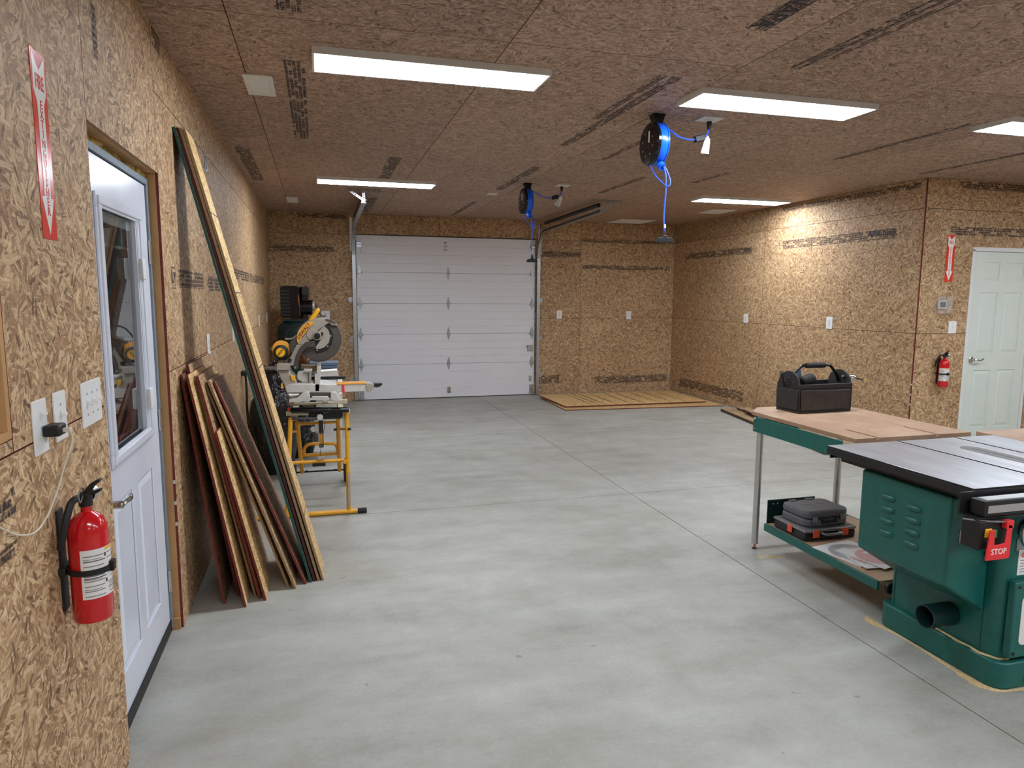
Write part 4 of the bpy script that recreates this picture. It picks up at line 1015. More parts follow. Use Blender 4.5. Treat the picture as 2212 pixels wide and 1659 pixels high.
b = MB(); b.prism([(.03, 0), (.28, 0), (.31, .03), (.31, .20), (.28, .23), (.03, .23), (0, .20), (0, .03)], (0, 0, .0465), (1, 0, 0), (0, 1, 0), 0, .045); b.build('lid', 'casegrey', t, bev=.016, seg=3)
b = MB().box((.10, -.012, .02), (.21, -.0005, .034)); b.box((.10, -.012, .034), (.115, -.0005, .06)); b.box((.195, -.012, .034), (.21, -.0005, .06)); b.build('handle', 'black', t, bev=.004)
for x in (.045, .235): MB().box((x, -.006, .03), (x + .03, -.0005, .062)).build('latch', 'casegrey2', t, bev=.002)
for x in (.06, .18): MB().box((x, .205, .085), (x + .05, .2305, .096)).build('lid_rib', 'casegrey', t, bev=.003)
text('RYOBI', .04, (.155, .14, .0922), (-1, 0, 0), (0, -1, 0), 'casegrey2', t, .0006, sx=1.25)
# saw blades in packages
def blade_pack(name, o, ang, label, red=True, sz=.27, tilt=0):
    t = thing(name, label, 'saw blade', Matrix.Translation(Vector(o)) @ Matrix.Rotation(ang, 4, 'Z') @ Matrix.Rotation(tilt, 4, 'X'), 'packaged saw blades on the bench shelf')
    MB().box((-sz * .5, -sz * .55, 0), (sz * .5, sz * .55, .0015)).build('backing_card', 'paper', t)
    n = 48; pts = [((sz * .46 if k % 2 else sz * .435) * math.cos(2 * PI * k / n), (sz * .46 if k % 2 else sz * .435) * math.sin(2 * PI * k / n)) for k in range(n)]
    MB().prism(pts, (0, 0, .002), (1, 0, 0), (0, 1, 0), 0, .0018).build('blade', 'bladered' if red else 'blade', t, smooth=False)
    MB().cyl((0, 0, .0038), (0, 0, .0042), .014, 20).build('arbor_hole', 'ink', t)
    MB().box((-.02, .05, .0038), (.02, .075, .0042)).build('sticker', 'paper', t)
    MB().box((-sz * .5, -sz * .55, .0045), (sz * .5, sz * .55, .0052)).build('clear_cover', 'blister', t)
    return t
blade_pack('saw_blade_package', (3.41, 2.955, .201), 0.16, 'lowest packaged round saw blade on the bench shelf', False, .28)
blade_pack('saw_blade_package', (3.435, 2.86, .207), -.12, 'middle packaged red saw blade on the bench shelf', True, .24)
blade_pack('saw_blade_package', (3.46, 2.85, .213), .2, 'top packaged red saw blade on the bench shelf', True, .23)
MB_ = MB().tube([(3.62, 3.14, .207), (3.70, 3.02, .207), (3.78, 2.95, .206), (3.85, 2.9, .206)], .004, 8)
tag(MB_.build('black_cord', 'black', None), 'thin black cord lying on the bench shelf behind the blade packages', 'cord')

# tool bag on the bench
bg = rot_thing('tool_bag', 'open black nylon tool bag with padded bar handle on the bench', 'tool bag', (3.474, 3.545, BT), .05)
bw, bd, bh = .405, .205, .178
def wall_(pts, m='fabric', nm='side', t_=.008):
    pass
b = MB().box((0, 0, 0), (bw, bd, .012)); b.build('base', 'fabric', bg, bev=.004)
b = MB().add([(0, 0, .012), (bw, 0, .012), (bw - .008, .006, bh), (.004, .006, bh), (0, .012, .012), (bw, .012, .012), (bw - .008, .015, bh), (.004, .015, bh)], [(0, 1, 2, 3), (7, 6, 5, 4), (0, 4, 5, 1), (1, 5, 6, 2), (2, 6, 7, 3), (3, 7, 4, 0)]); b.build('front_panel', 'fabric', bg, bev=.003)
b = MB().prism([(.012, .02), (bw - .03, .02), (bw - .022, .14), (.006, .145)], (0, 0, .0), (1, 0, 0), (0, 0, 1), .0025, .010); b.build('front_pocket', 'fabric2', bg, bev=.003)
b = MB().box((.0, -.003, bh - .026), (bw - .004, .004, bh)); b.build('hem_band', 'fabric', bg, bev=.002)
b = MB().box((0, bd - .01, .012), (bw, bd, bh)); b.build('back_panel', 'fabric', bg, bev=.003)
for x0 in (0, bw - .012):
    pr = [(0, .012), (bd, .012), (bd, .178)] + [(bd / 2 + math.cos(a) * bd / 2 * .9, .178 + math.sin(a) * .078) for a in [PI * k / 10 for k in range(0, 11)]] + [(0, .178)]
    b = MB().prism(pr, (x0, 0, 0), (0, 1, 0), (0, 0, 1), 0, .012); b.build('end_panel', 'fabric', bg, bev=.003)
b = MB().prism([(.01, .02), (bd - .01, .02), (bd - .005, .14), (.005, .145)], (-.003, 0, 0), (0, 1, 0), (0, 0, 1), -.006, .004); b.build('end_pocket', 'fabric', bg, bev=.003)
b = MB()
for y, z in ((.06, .19), (.14, .19), (.10, .215), (.10, .175)): b.cyl((-.001, y, z), (-.0035, y, z), .0045, 8)
b.build('rivet', 'galv', bg)
b = MB().tube([(.016, bd / 2, .20), (.03, bd / 2, .225), (.075, bd / 2, .268), (.115, bd / 2, .285), (bw - .115, bd / 2, .285), (bw - .075, bd / 2, .268), (bw - .03, bd / 2, .215), (bw - .018, bd / 2, .18)], .009, 12); b.build('handle_bar', 'blackgloss', bg)
b = MB().lathe((.125, bd / 2, .285), (1, 0, 0), [(.013, 0), (.017, .004), (.017, .146), (.013, .15)], 16)
b.build('handle_grip', 'rubber', bg)
# things in and on the bag
t = rot_thing('rubber_mallet', 'black rubber mallet lying in the open tool bag', 'mallet', (3.575, 3.63, BT + .185), .05)
b = MB().lathe((-.035, -.01, .0), (.8, -.1, .25), [(.024, 0), (.034, .008), (.036, .03), (.036, .065), (.033, .082), (.022, .088)], 24); b.build('mallet_head', 'rubber', t)
MB().tube([(.01, -.01, -.01), (.06, .0, -.045), (.14, .02, -.09)], .012, 10, smooth=3).build('mallet_handle', 'woodh', t)
t = rot_thing('drill_bit_driver', 'silver chuck with a brass-tipped driver bit sticking out of the tool bag', 'driver', (3.905, 3.62, BT + .205), .0)
b = MB().lathe((-.06, 0, .012), (1, 0, -.18), [(.008, 0), (.010, .05), (.016, .055), (.02, .07), (.02, .085), (.013, .10), (.006, .105)], 18); b.build('chuck', 'chrome', t)
MB().cyl((.045, 0, -.006), (.10, 0, -.016), .0045, 8).build('bit_shaft', 'black', t); MB().cyl((.10, 0, -.016), (.125, 0, -.02), .0035, 8, r1=.002).build('bit_tip', 'yellowb', t)
t = rot_thing('pliers', 'black-handled tool poking up at the left end of the tool bag', 'pliers', (3.415, 3.66, BT + .16), .0)
MB().tube([(.03, 0, 0), (-.0, -.02, .055), (-.018, -.03, .085)], .008, 8, smooth=3).build('handle', 'black', t)
MB().tube([(.04, .01, 0), (.012, .0, .06), (-.004, -.01, .095)], .008, 8, smooth=3).build('handle', 'black', t)
t = rot_thing('utility_pouch', 'blue-grey pouch flap sticking out behind the handle of the tool bag', 'pouch', (3.53, 3.68, BT + .145), .3)
MB().prism([(0, 0), (.07, 0), (.06, .10), (.045, .12), (.01, .09)], (0, 0, 0), (1, 0, 0), (0, 0, 1), 0, .012).build('flap', 'tote', t, bev=.004)

# ------------------------------------------------------------------ table saw
ts = thing('table_saw', 'large green cabinet table saw with grey iron top', 'table saw', (3.27, 2.0, 0)); o_ = Vector((3.27, 2.0, 0))
TZ = .865; TX0, TX1, TY0, TY1 = 3.0, 4.03, 1.95, 2.73
# top with two slots
b = MB(); sl_ = [3.415, 3.775]
b.box(L(TX0, TY0, TZ - .040), L(TX1, TY1, TZ - .010), 1)
cut = [TX0, sl_[0] - .0095, sl_[0] + .0095, sl_[1] - .0095, sl_[1] + .0095, TX1]
for i in (0, 2, 4): b.box(L(cut[i], TY0, TZ - .010), L(cut[i + 1], TY1, TZ), ms=(1, 0, 1, 1, 1, 1))
b.build('table_top', ['casttop', 'blackiron'], ts, bev=.0012)
for s_ in sl_:
    for q in (-1, 1): MB().box(L(s_ + q * .0108 - .0014, TY0 + .001, TZ + .0001), L(s_ + q * .0108 + .0014, TY1 - .001, TZ + .0004)).build('slot_edge', 'whiteplastic', ts)
b = MB().prism([(3.625 + .05 * math.sin(a) * 1.0, (2.50 if math.cos(a) > 0 else 2.20) + .05 * math.cos(a)) for a in [2 * PI * k / 28 for k in range(28)]], L(0, 0, TZ), (1, 0, 0), (0, 1, 0), .0001, .0008)
b.build('throat_plate', 'throat', ts); MB().box(L(3.622, 2.2, TZ + .0009), L(3.628, 2.5, TZ + .0012)).build('blade_slot', 'ink', ts)
b = MB().box(L(TX0 + .07, TY0 + .01, TZ - .078), L(3.27, TY1 - .02, TZ - .0405)); b.build('wing_rib', 'blackiron', ts)
# extension wing
b = MB().box(L(TX1 + .004, TY0 + .01, TZ - .024), L(4.75, TY1 + .10, TZ)); b.build('extension_top', 'mdf', ts)
for x, y in ((4.70, 2.05), (4.70, 2.65)): MB().box(L(x - .02, y - .02, 0), L(x + .02, y + .02, TZ - .024)).build('leg', 'green', ts, bev=.003)
# cabinet and base
def rrect(x0, y0, x1, y1, r, n=6):
    P = []
    for cx_, cy_, a0 in ((x1 - r, y1 - r, 0), (x0 + r, y1 - r, PI / 2), (x0 + r, y0 + r, PI), (x1 - r, y0 + r, 1.5 * PI)):
        P += [(cx_ + r * math.cos(a0 + PI / 2 * k / n), cy_ + r * math.sin(a0 + PI / 2 * k / n)) for k in range(n + 1)]
    return P
MB().prism(rrect(3.245, 1.975, 3.80, 2.605, .06), L(0, 0, 0), (1, 0, 0), (0, 1, 0), 0, .113).build('base', 'green', ts, bev=.006)
MB().prism(rrect(3.27, 2.005, 3.775, 2.58, .055), L(0, 0, .1135), (1, 0, 0), (0, 1, 0), 0, .675).build('cabinet', 'green', ts)
b = MB()
for y in (2.535, 2.085): b.box(L(3.2688, y - .0012, .12), L(3.2699, y + .0012, .78 if y > 2.3 else .30))
b.build('panel_seam', 'greendk', ts)
# motor cover with slanted underside
pr = [(3.05, .79), (3.05, .422), (3.268, .287), (3.268, .79)]
b = MB().prism(pr, L(0, 2.555, 0), (1, 0, 0), (0, 0, 1), 0, .475); mc = b.build('motor_cover', 'green', ts, bev=.012, seg=3)
def louver(y, z):
    n = 8; b = MB(); vs = []
    prof = [(0, -.014), (-.012, -.010), (-.015, -.002), (-.010, .008), (0, .013)]
    for k in range(n + 1):
        a = PI * k / n; s_ = math.sin(a) ** .5 if 0 < k < n else 0.05; yy = y - .036 * math.cos(a)
        vs += [L(3.0498 + px * s_, yy, z + pz * (.5 + .5 * s_)) for px, pz in prof]
    m = len(prof)
    b.add(vs, [(k * m + j, k * m + j + 1, (k + 1) * m + j + 1, (k + 1) * m + j) for k in range(n) for j in range(m - 1)])
    b.build('louver', 'green', mc, ang=60)
for k in range(4):
    louver(2.39, .702 - k * .0535); louver(2.255, .695 - k * .053)
# dust port
b = MB().ring(L(3.13, 2.232, .213), (1, 0, 0), .045, .050, .139, 36); b.build('dust_port', 'greendk', ts)
MB().cyl(L(3.262, 2.232, .213), L(3.266, 2.232, .213), .046, 30).build('port_back', 'black', ts)
MB().prism([(-.03, -.035), (.01, -.04), (.022, .01), (-.01, .04)], L(3.20, 2.232, .213), (0, 1, 0), (0, 0, 1), 0, .008).build('wood_chip', 'woodh', ts)
MB().cyl(L(3.30, 2.581, .17), L(3.30, 2.604, .17), .028, 18).build('cable_gland', 'black', ts, bev=.004)
# front: rails, fence tube
b = MB().box(L(2.93, 1.943, .775), L(4.75, 1.949, .858)); b.box(L(2.93, 1.87, .775), L(4.75, 1.943, .781)); b.build('front_rail', 'blackiron', ts)
b = MB().box(L(2.96, 1.868, .783), L(4.75, 1.928, .842)); b.build('fence_tube', 'black', ts, bev=.003)
MB().box(L(2.985, 1.880, .8421), L(4.75, 1.920, .8428)).build('scale_tape', 'alu', ts)
MB().box(L(2.975, 1.8665, .797), L(4.75, 1.8679, .825)).build('rail_strip', 'alu', ts)
MB().box(L(3.03, 2.735, .80), L(4.75, 2.742, .845)).build('rear_rail', 'blackiron', ts)
# switch
b = MB().box(L(2.93, 1.858, .665), L(3.07, 1.93, .772)); b.build('switch_box', 'black', ts, bev=.004)
MB().box(L(2.955, 1.852, .712), L(2.985, 1.858, .745)).build('switch_guard', 'yellowb', ts, bev=.002)
MB().box(L(2.985, 1.848, .71), L(3.005, 1.8575, .74)).build('start_button', 'greenbtn', ts, bev=.002)
b = MB(); k_ = [(.0, .0), (.105, .0), (.108, .01), (.112, .125), (.09, .132), (.082, .06), (.033, .055), (.03, .115), (.008, .112), (-.002, .01)]
b.prism(k_, L(2.948, 1.842, .632), (1, 0, 0), (0, 0, 1), 0, .007); b.box(L(3.03, 1.835, .745), L(3.065, 1.857, .775)); pd = b.build('stop_paddle', 'redplastic', ts, bev=.003)
text('STOP', .030, L(3.002, 1.8345, .663), (1, 0, 0), (0, 0, 1), 'signwhite', pd, .0006)
b = MB().tube([L(2.90, 1.90, .775), L(2.95, 1.87, .772), L(3.0, 1.845, .772), L(3.06, 1.842, .768)], .003, 6); b.build('switch_cable', 'galv', ts)
# handwheel and front details
MB().cyl(L(3.36, 2.006, .66), L(3.36, 1.99, .66), .05, 26).build('dial', 'blackiron', ts, bev=.004)
b = MB().ring(L(3.36, 1.965, .66), (0, 1, 0), .065, .078, .012, 30); [b.box(L(3.36 + s0 * .07 - .006, 1.968, .655), L(3.36 + s0 * .0, 1.974, .665)) for s0 in (-1, 1)]; b.cyl(L(3.36, 1.96, .66), L(3.36, 1.99, .66), .016, 16); b.build('handwheel', 'chrome', ts)
MB().cyl(L(3.235, 2.06, .545), L(3.268, 2.06, .545), .018, 18).build('lock_knob', 'black', ts, bev=.003)
MB().prism([(0, 0), (.045, .006), (.045, .022), (.012, .034), (.012, .05), (.0, .05)], L(3.10, 2.0785, .60), (1, 0, 0), (0, 0, 1), 0, .001).build('warning_sticker', 'castgrey', ts)
MB().box(L(3.12 + .19, 2.0035, .575), L(3.12 + .235, 2.0047, .625)).build('warning_sticker', 'print', ts)
st_ = MB().box(L(3.325, 2.003, .47), L(3.46, 2.0047, .575)).build('maker_plate', 'paper', ts)
text('Grizzly', .026, L(3.375, 2.0025, .552), (1, 0, 0), (0, 0, 1), 'redsign', st_, .0005, sx=1.0)
b = MB(); [b.box(L(3.335, 2.0022, .53 - k * .012), L(3.40, 2.003, .533 - k * .012)) for k in range(5)]; b.cyl(L(3.425, 2.003, .515), L(3.425, 2.002, .515), .008, 10); b.cyl(L(3.425, 2.003, .49), L(3.425, 2.002, .49), .008, 10); b.build('plate_print', 'print', st_)
ad = MB().box(L(3.285, 1.972, .135), L(3.70, 2.004, .455)).build('access_door', 'green', ts, bev=.006)
MB().prism(rrect(3.325, .19, 3.66, .395, .022, 4), L(0, 1.9715, 0), (1, 0, 0), (0, 0, 1), 0, .002).build('door_inset', 'paper', ad)
b = MB(); [b.cyl(L(3.305, 1.9718, z), L(3.305, 1.968, z), .006, 10) for z in (.435, .155)]; b.build('door_screw', 'black', ad)
MB().box(L(3.385, 1.969, .02), L(3.46, 1.9745, .085)).build('base_plate', 'black', ts, bev=.004)
# sawdust round the base and on its ledge
random.seed(5)
def dust(pts, wmin, wmax, z, label, hgt=.004):
    b = MB(); vs = []; n = 60
    P = [Vector(p) for p in pts]; Ls = [0]
    for i in range(1, len(P)): Ls.append(Ls[-1] + (P[i] - P[i - 1]).length)
    for k in range(n + 1):
        s_ = Ls[-1] * k / n; i = max(j for j in range(len(P) - 1) if Ls[j] <= s_ + 1e-9); f_ = (s_ - Ls[i]) / (Ls[i + 1] - Ls[i]); p = P[i].lerp(P[i + 1], f_)
        d = (P[i + 1] - P[i]).normalized(); nn = Vector((d.y, -d.x, 0)); w_ = (wmin + (wmax - wmin) * (.5 + .5 * math.sin(k * .31 + 1.3 * math.sin(k * .17))) * (.8 + .4 * random.random())) * (1 if 0 < k < n else .1)
        vs += [p + Vector((0, 0, z + .0002)), p + nn * w_ * .4 + Vector((0, 0, z + hgt)), p + nn * w_ + Vector((0, 0, z + .0002))]
    b.add(vs, [(3 * k + j, 3 * k + 3 + j, 3 * k + 4 + j, 3 * k + 1 + j) for k in range(n) for j in range(2)])
    return tag(b.build('sawdust', 'sawdust', None), label, 'sawdust', None, 'stuff')
dust([(3.243, 2.66, 0), (3.243, 2.04, 0), (3.262, 1.99, 0), (3.30, 1.973, 0), (3.8, 1.973, 0)], .010, .042, 0, 'pale sawdust on the concrete along the foot of the green saw')
dust([(3.268, 2.36, 0), (3.268, 2.07, 0), (3.285, 2.02, 0), (3.33, 2.003, 0)], .008, .019, .113, 'pale sawdust piled on the ledge of the saw base', .006)
dust([(3.20, 3.50, 0), (3.25, 3.49, 0), (3.36, 3.46, 0)], .01, .05, 0, 'thin sawdust beside the near foot of the workbench', .001)

# ------------------------------------------------------------------ mitre saw (outlines laid out on its own plane, Y = 5.05)
ms = thing('mitre_saw', 'grey and yellow sliding mitre saw with round blade guard, on the yellow stand', 'mitre saw', (.62, 5.05, .76)); o_ = Vector((.62, 5.05, .76))
def Z6(x, y, Y=5.05):
    p = atY(500 + x / 5.183, 580 + y / 5.183, Y); return p
def shape(pts, y0, y1, nm, mat, par=None, bev=.004, sm=True):
    """pts in the close-up's frame, solid from world Y y0 to y1"""
    Y0 = min(y0, y1); P = [Z6(x, y, Y0) for x, y in pts]; b = MB()
    b.prism([(p.x - o_.x, p.z - o_.z) for p in P], (0, Y0 - o_.y, 0), (1, 0, 0), (0, 0, 1), -abs(y1 - y0), 0)
    return b.build(nm, mat, par or ms, bev=bev)
def pos(x, y, Y): p = Z6(x, y, Y) - o_; return p
PX = (Z6(100, 0) - Z6(0, 0)).length / 100     # metres per close-up unit
def circ(cx_, cy_, r, n=40, a0=0, a1=2 * PI, ri=None):
    P = [(cx_ + r * math.cos(a0 + (a1 - a0) * k / n), cy_ - r * math.sin(a0 + (a1 - a0) * k / n)) for k in range(n + (0 if ri is None and abs(a1 - a0 - 2 * PI) < 1e-6 else 1))]
    if ri is not None: P += [(cx_ + ri * math.cos(a1 - (a1 - a0) * k / n), cy_ - ri * math.sin(a1 - (a1 - a0) * k / n)) for k in range(n + 1)]
    return P
BCX, BCY = 955, 762
# base, table, fence
shape([(640, 1500), (650, 1470), (735, 1452), (790, 1400), (840, 1383), (870, 1383), (880, 1450), (900, 1470), (860, 1500), (800, 1490), (760, 1505)], 4.90, 5.04, 'base_foot', 'castlight')
shape([(1110, 1383), (1175, 1383), (1200, 1440), (1235, 1470), (1230, 1500), (1150, 1490), (1110, 1470)], 4.90, 5.04, 'base_foot', 'castlight')
shape([(845, 1388), (1172, 1388), (1165, 1440), (1110, 1450), (1080, 1425), (900, 1425), (880, 1450), (850, 1440)], 4.915, 5.30, 'base', 'guard')
shape([(905, 1428), (1075, 1428), (1105, 1465), (1085, 1480), (900, 1478), (880, 1470)], 4.905, 5.2, 'base_casting', 'castlight')
shape([(600, 1330), (640, 1300), (760, 1290), (965, 1290), (1180, 1300), (1180, 1388), (620, 1392)], 4.93, 5.45, 'table', 'castlight')
shape([(965, 1318), (1180, 1290), (1500, 1282), (1525, 1300), (1520, 1375), (1180, 1388), (965, 1378)], 5.02, 5.10, 'mitre_arm', 'castlight')
shape([(970, 1312), (1180, 1286), (1500, 1277), (1515, 1286), (1500, 1292), (1180, 1300), (970, 1330)], 5.012, 5.11, 'arm_scale', 'yelloworange', bev=.001)
shape([(1238, 1308), (1262, 1306), (1268, 1378), (1280, 1390), (1245, 1392)], 5.005, 5.12, 'detent_strip', 'redplastic', bev=.001)
shape([(1500, 1285), (1565, 1282), (1600, 1300), (1590, 1330), (1560, 1375), (1530, 1385), (1510, 1360)], 5.01, 5.11, 'arm_end', 'castgrey')
shape([(1585, 1295), (1600, 1287), (1690, 1285), (1692, 1300), (1660, 1325), (1620, 1333), (1595, 1325)], 5.03, 5.09, 'mitre_lever', 'black')
shape([(870, 1150), (895, 1150), (895, 1380), (870, 1380)], 4.95, 5.0, 'fence_post', 'castgrey', bev=.001)
shape([(955, 1095), (1000, 1085), (1003, 1140), (985, 1380), (935, 1380), (930, 1185), (955, 1180)], 4.93, 5.5, 'fence', 'castlight')
shape([(810, 1130), (905, 1130), (905, 1155), (810, 1150)], 4.96, 5.02, 'fence_clamp', 'castlight')
shape([(800, 1215), (1275, 1205), (1275, 1238), (800, 1252)], 5.20, 5.225, 'clamp_rod', 'black')
shape([(780, 1082), (958, 1088), (955, 1160), (780, 1125)], 5.20, 5.26, 'wood_offcut', 'cardboard')
# rear rail housing and slide rails
shape([(505, 1072), (540, 1062), (640, 1065), (655, 1080), (655, 1135), (640, 1142), (505, 1140)], 4.94, 5.20, 'rail_housing', 'castgrey')
for nm, y0, y1, Yc in (('slide_rail', 1088, 1130, 4.98), ('slide_rail', 1142, 1185, 5.12)):
    a = pos(170, (y0 + y1) / 2, Yc); c = pos(510, (y0 + y1) / 2, Yc); MB().cyl((a.x, a.y, c.z), c, (y1 - y0) / 2 * PX, 18).build(nm, 'chrome' if Yc < 5 else 'darkmetal', ms)
shape([(515, 1138), (652, 1138), (660, 1180), (720, 1240), (740, 1300), (780, 1330), (840, 1345), (850, 1400), (700, 1405), (620, 1400), (585, 1300), (540, 1220)], 4.96, 5.22, 'pivot_casting', 'castgrey', bev=.008)
shape([(665, 1190), (712, 1205), (715, 1250), (690, 1260), (668, 1235)], 4.945, 4.962, 'bevel_flag', 'yellowb', bev=.001)
shape([(555, 1290), (572, 1300), (585, 1345), (556, 1345)], 4.945, 4.962, 'bevel_flag', 'yelloworange', bev=.001)
shape([(735, 1175), (860, 1160), (870, 1285), (800, 1280), (735, 1240)], 4.99, 5.15, 'table_hub', 'castlight', bev=.008)
# head: arm, motor, guards, blade
shape([(605, 1040), (660, 990), (730, 850), (790, 860), (860, 810), (850, 870), (760, 960), (720, 1090), (655, 1090), (620, 1065)], 4.99, 5.12, 'head_arm', 'castgrey', bev=.006)
shape([(700, 1130), (708, 1060), (722, 975), (770, 880), (830, 825), (930, 808), (945, 850), (930, 880), (840, 885), (790, 935), (755, 1020), (748, 1115), (720, 1135)], 4.975, 4.99, 'link_arm', 'guard', bev=.003)
shape(circ(650, 1030, 24, 16), 4.97, 4.99, 'pivot_bolt', 'darkmetal', bev=.001); shape(circ(712, 1108, 14, 12), 4.965, 4.975, 'pivot_bolt', 'chrome', bev=.001); shape(circ(858, 1018, 16, 12), 4.97, 4.99, 'pivot_bolt', 'chrome', bev=.001)
b = MB().cyl(pos(560, 905, 5.02), pos(560, 905, 5.24) , 110 * PX, 32, r1=96 * PX); b.build('motor_housing', 'yelloworange', ms, bev=.006)
b = MB().lathe(pos(552, 940, 4.985), (0, 1, 0), [(88 * PX, .04), (90 * PX, .018), (84 * PX, .006), (60 * PX, 0.0)], 32); b.build('motor_cap', 'black', ms)
shape(circ(548, 940, 52, 28), 4.98, 4.986, 'motor_badge', 'yellowb', bev=.0005)
pt = pos(548, 940, 4.9785); cs, sn = math.cos(math.radians(52)), math.sin(math.radians(52))
text('DEWALT', .019, pt, (cs, 0, sn), (-sn, 0, cs), 'ink', ms, .0005)
shape([(650, 840), (720, 770), (735, 830), (700, 920), (660, 960)], 5.0, 5.2, 'gear_case', 'guard')
shape([(735, 835), (722, 770), (745, 700), (790, 640), (850, 590), (920, 563), (1000, 556), (1062, 562), (1150, 590), (1195, 640), (1130, 640), (1090, 610), (1040, 640), (1000, 690), (900, 770), (860, 830), (800, 860), (740, 850)], 5.0, 5.1, 'upper_guard', 'castgrey', bev=.005)
shape([(1050, 563), (1110, 572), (1165, 605), (1170, 618), (1110, 600), (1060, 585)], 4.993, 5.0, 'guard_slot', 'guard', bev=.001)
# logo panel on the guard
shape([(738, 830), (727, 765), (750, 705), (795, 645), (850, 600), (915, 590), (920, 605), (860, 680), (780, 780), (750, 835)], 4.991, 4.9995, 'logo_panel', 'yelloworange', bev=.001)
pt = pos(808, 700, 4.990); cs, sn = math.cos(math.radians(51)), math.sin(math.radians(51))
text('DEWALT', .034, pt, (cs, 0, sn), (-sn, 0, cs), 'ink', ms, .0006, sx=.95)
a = Z6(792, 775, 4.9905); c = Z6(880, 655, 4.9905); b = MB(); d_ = (c - a).normalized() * .0015; n_ = Vector((d_.z, 0, -d_.x))
b.add([a - n_ - o_, c - n_ - o_, c + n_ - o_, a + n_ - o_], [(0, 1, 2, 3)]); b.build('logo_line', 'ink', ms, smooth=False)
# lower guard with ribs, blade teeth
LX, LY = 983, 795
shape(circ(LX, LY, 248, 60, math.radians(-165), math.radians(58)) + [(LX - 60, LY - 60)], 5.025, 5.06, 'lower_guard', 'guard', bev=.003)
b = MB(); n = 70
for k in range(n):
    a = math.radians(-150 + 200 * k / n); r0, r1 = 150, 238
    p = [Z6(LX + r * math.cos(a + da + (r - r0) * .0012), LY - r * math.sin(a + da + (r - r0) * .0012), 5.0) - o_ for r, da in ((r0, -.011), (r1, -.008), (r1, .008), (r0, .011))]
    vs = [Vector((q.x, 5.019 - o_.y, q.z)) for q in p] + [Vector((q.x, 5.026 - o_.y, q.z)) for q in p]
    b.add(vs, [(0, 1, 2, 3), (7, 6, 5, 4), (0, 4, 5, 1), (1, 5, 6, 2), (2, 6, 7, 3), (3, 7, 4, 0)])
b.build('guard_ribs', 'guardrib', ms, smooth=False)
teeth = []
nt = 96
for k in range(nt):
    a = 2 * PI * k / nt; teeth += [(LX + 246 * math.cos(a), LY + 4 - 246 * math.sin(a)), (LX + 259 * math.cos(a + .02), LY + 4 - 259 * math.sin(a + .02)), (LX + 258 * math.cos(a + .036), LY + 4 - 258 * math.sin(a + .036)), (LX + 246 * math.cos(a + .038), LY + 4 - 246 * math.sin(a + .038))]
tb = MB()
P = [Z6(x, y, 5.064) for x, y in teeth]; tb.prism([(p.x - o_.x, p.z - o_.z) for p in P], (0, 5.064 - o_.y, 0), (1, 0, 0), (0, 0, 1), -.003, 0); tb.build('saw_blade', 'blade', ms, smooth=False)
shape(circ(BCX + 15, BCY + 5, 168, 36, math.radians(-100), math.radians(62), 128), 5.008, 5.018, 'guard_ring', 'black', bev=.001)
shape([(1010, 650), (1050, 655), (1085, 690), (1108, 760), (1090, 830), (1045, 880), (1000, 900), (945, 903), (940, 880), (1000, 790), (960, 700)], 5.0, 5.018, 'blade_cover', 'castgrey', bev=.002)
for q in ((1040, 650), (1112, 755), (1077, 872), (958, 918)): shape(circ(q[0], q[1], 10, 12), 4.998, 5.008, 'screw', 'galv', bev=0)
shape([(845, 700), (900, 640), (1000, 640), (1010, 660), (960, 700), (930, 790), (870, 800), (840, 760)], 4.994, 5.0, 'spindle_housing', 'castgrey', bev=.002)
shape(circ(958, 757, 50, 26), 4.975, 4.994, 'arbor_collar', 'castgrey', bev=.002); shape(circ(958, 757, 36, 26), 4.966, 4.975, 'arbor_bolt', 'black', bev=.001); shape(circ(958, 757, 20, 6), 4.96, 4.966, 'arbor_hex', 'darkmetal', bev=0)
shape([(935, 815), (1000, 740), (1010, 715), (1022, 712), (1030, 725), (1022, 748), (965, 815), (945, 825)], 4.985, 4.999, 'spindle_lock', 'black', bev=.002)
# handles
a = pos(885, 590, 5.02); c = pos(972, 458, 5.02)
b = MB().lathe(a, (c - a), [(26 * PX, 0), (29 * PX, .01), (29 * PX, (c - a).length - .015), (26 * PX, (c - a).length - .003), (14 * PX, (c - a).length + .008)], 20); b.build('grip_handle', 'yellowb', ms)
MB().tube([pos(590, 780, 5.15), pos(630, 710, 5.15), pos(680, 655, 5.15), pos(740, 632, 5.15), pos(800, 628, 5.15)], .006, 10).build('carry_handle', 'black', ms)
MB().tube([pos(600, 790, 5.12), pos(680, 785, 5.12), pos(730, 750, 5.12)], .006, 10).build('brace', 'castgrey', ms)
MB().cyl(pos(440, 905, 5.1), pos(470, 900, 5.1), .010, 12).build('adjust_knob', 'chrome', ms)
MB().tube([pos(870, 870, 5.1), pos(900, 960, 5.1), pos(850, 1000, 5.1), pos(840, 940, 5.1)], .012, 10).build('dust_chute', 'guard', ms)

